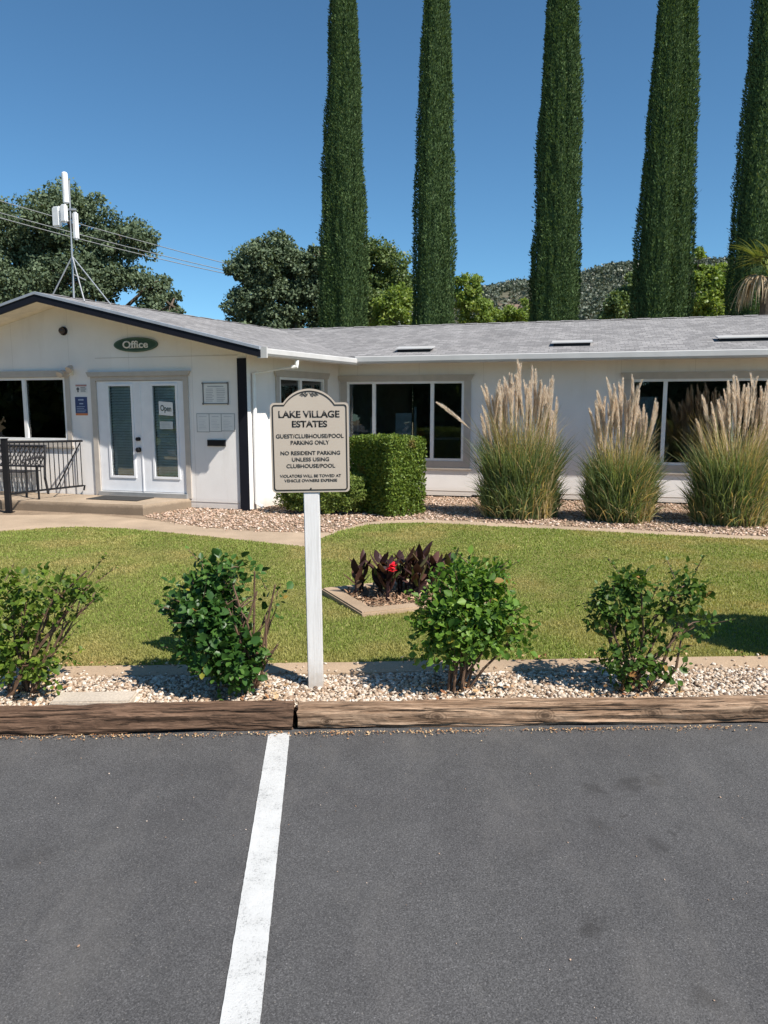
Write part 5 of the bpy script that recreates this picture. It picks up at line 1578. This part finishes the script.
# fan palm at the right edge
pb = Vector((9.75, 19.3, 0)); pc = Vector((9.75, 19.3, 4.95))
pm = empty('fan_palm', pb[:], 'fan palm with dry drooping fronds at the right edge of the roof', 'palm tree')
bm = bmesh.new(); tube(bm, [pb, pb.lerp(pc, .5), pc], [.26, .22, .2], 12); obj('trunk', bm, M['bark'], pm)
def fan_frond(az, el, plen, blen, dry, droop):
    hd = np.array([math.cos(az), math.sin(az), 0]); parts = []
    d = np.array([math.cos(az) * math.cos(el), math.sin(az) * math.cos(el), math.sin(el)])
    tip = np.array(pc) + d * plen
    side = np.array([-math.sin(az), math.cos(az), 0])
    V, Fq = strip_leaf(np.array(pc), d, plen, .035, .0, 4, .1, prof=lambda t: 1, side=side); parts.append((V, Fq, np.full(len(Fq), .3)))
    for k in range(17):
        a = (k / 16 - .5) * 2.5
        dk = unit((d * math.cos(a) + side * math.sin(a))[None])[0]
        V, Fq = strip_leaf(tip, dk, blen * (1 - .22 * abs(a)) * random.uniform(.85, 1.1), .05, droop * random.uniform(.7, 1.4), 7, .25, prof=lambda t: (1 - t ** 1.5) + .05); parts.append((V, Fq, np.full(len(Fq), random.random())))
    v, f, r = merge(parts)
    link('frond', arr_mesh('frond', v, f, r), M['dry_frond'] if dry else M['frond'], pm)
for az, el, pl, bl, dry, dr in [(3.3, .15, .45, 1.05, 1, .42), (3.0, -.15, .4, 1.0, 1, .45), (3.75, .05, .45, 1.0, 1, .45), (4.4, -.1, .4, .95, 1, .45), (2.6, -.2, .4, .9, 1, .4),
                                 (3.2, .95, .5, 1.0, 0, .12), (4.2, .8, .55, 1.0, 0, .14), (5.3, .7, .55, 1.0, 0, .15), (.3, .7, .55, 1.0, 0, .15), (1.4, .8, .55, 1.0, 0, .14), (2.3, 1.0, .5, 1.0, 0, .1), (0, 1.4, .5, 1.0, 0, .05)]:
    fan_frond(az, el, pl, bl, dry, dr)

# ------------------------------------------------------------------ far hill
def hill_h(x, y):
    ridge = 62 + 14 * math.exp(-((x - 135) / 70) ** 2) + 7 * mnoise.noise((x * .012, 3, 0)) + 3 * mnoise.noise((x * .04, 8, 0))
    fall = 1 / (1 + math.exp(-(x + 55) / 45))
    t = max(0, min(1, (y - 130) / 270)); t = t * t * (3 - 2 * t)
    return (ridge * fall) * t + 4 * mnoise.noise((x * .02, y * .02, 1)) * t - 1.0
nx, ny = 110, 46
xs = np.linspace(-330, 560, nx); ys = np.linspace(120, 470, ny)
V = np.array([(x, y, hill_h(x, y) if y < 405 else hill_h(x, 405) - (y - 405) * .25) for y in ys for x in xs])
Fq = np.array([(j * nx + i, j * nx + i + 1, (j + 1) * nx + i + 1, (j + 1) * nx + i) for j in range(ny - 1) for i in range(nx - 1)])
link('hill', arr_mesh('hill', V, Fq), M['hill'], smooth=True)['kind'] = 'structure'
parts = []
for k in range(9500):
    x = random.uniform(-20, 260); y = random.uniform(200, 410)
    if mnoise.noise((x * .03, y * .03, 7)) < -.30 and random.random() < .45: continue
    zc = hill_h(x, min(y, 405)); s = random.uniform(.9, 2.3)
    q = 22
    dd_ = rdir(q) * np.array([1, 1, .8]); pp = np.array([x, y, zc + s * .7]) + dd_ * s * rng.uniform(.5, 1, q)[:, None]
    parts.append(inst(CARD_V, CARD_F, basis(rdir(q), unit(dd_ + rng.normal(0, .4, dd_.shape)), s * .45 * rng.uniform(.7, 1.3, q), s * .6 * rng.uniform(.7, 1.3, q)), pp, np.clip(rng.beta(2, 2, q) * .6 + random.random() * .4, 0, 1)))
v, f, r = merge(parts)
tag(link('hillside_trees', arr_mesh('hillside_trees', v, f, r), M['hazy_hill_leaf']), 'dark scrub and oaks covering the far hill', 'trees', kind='stuff')
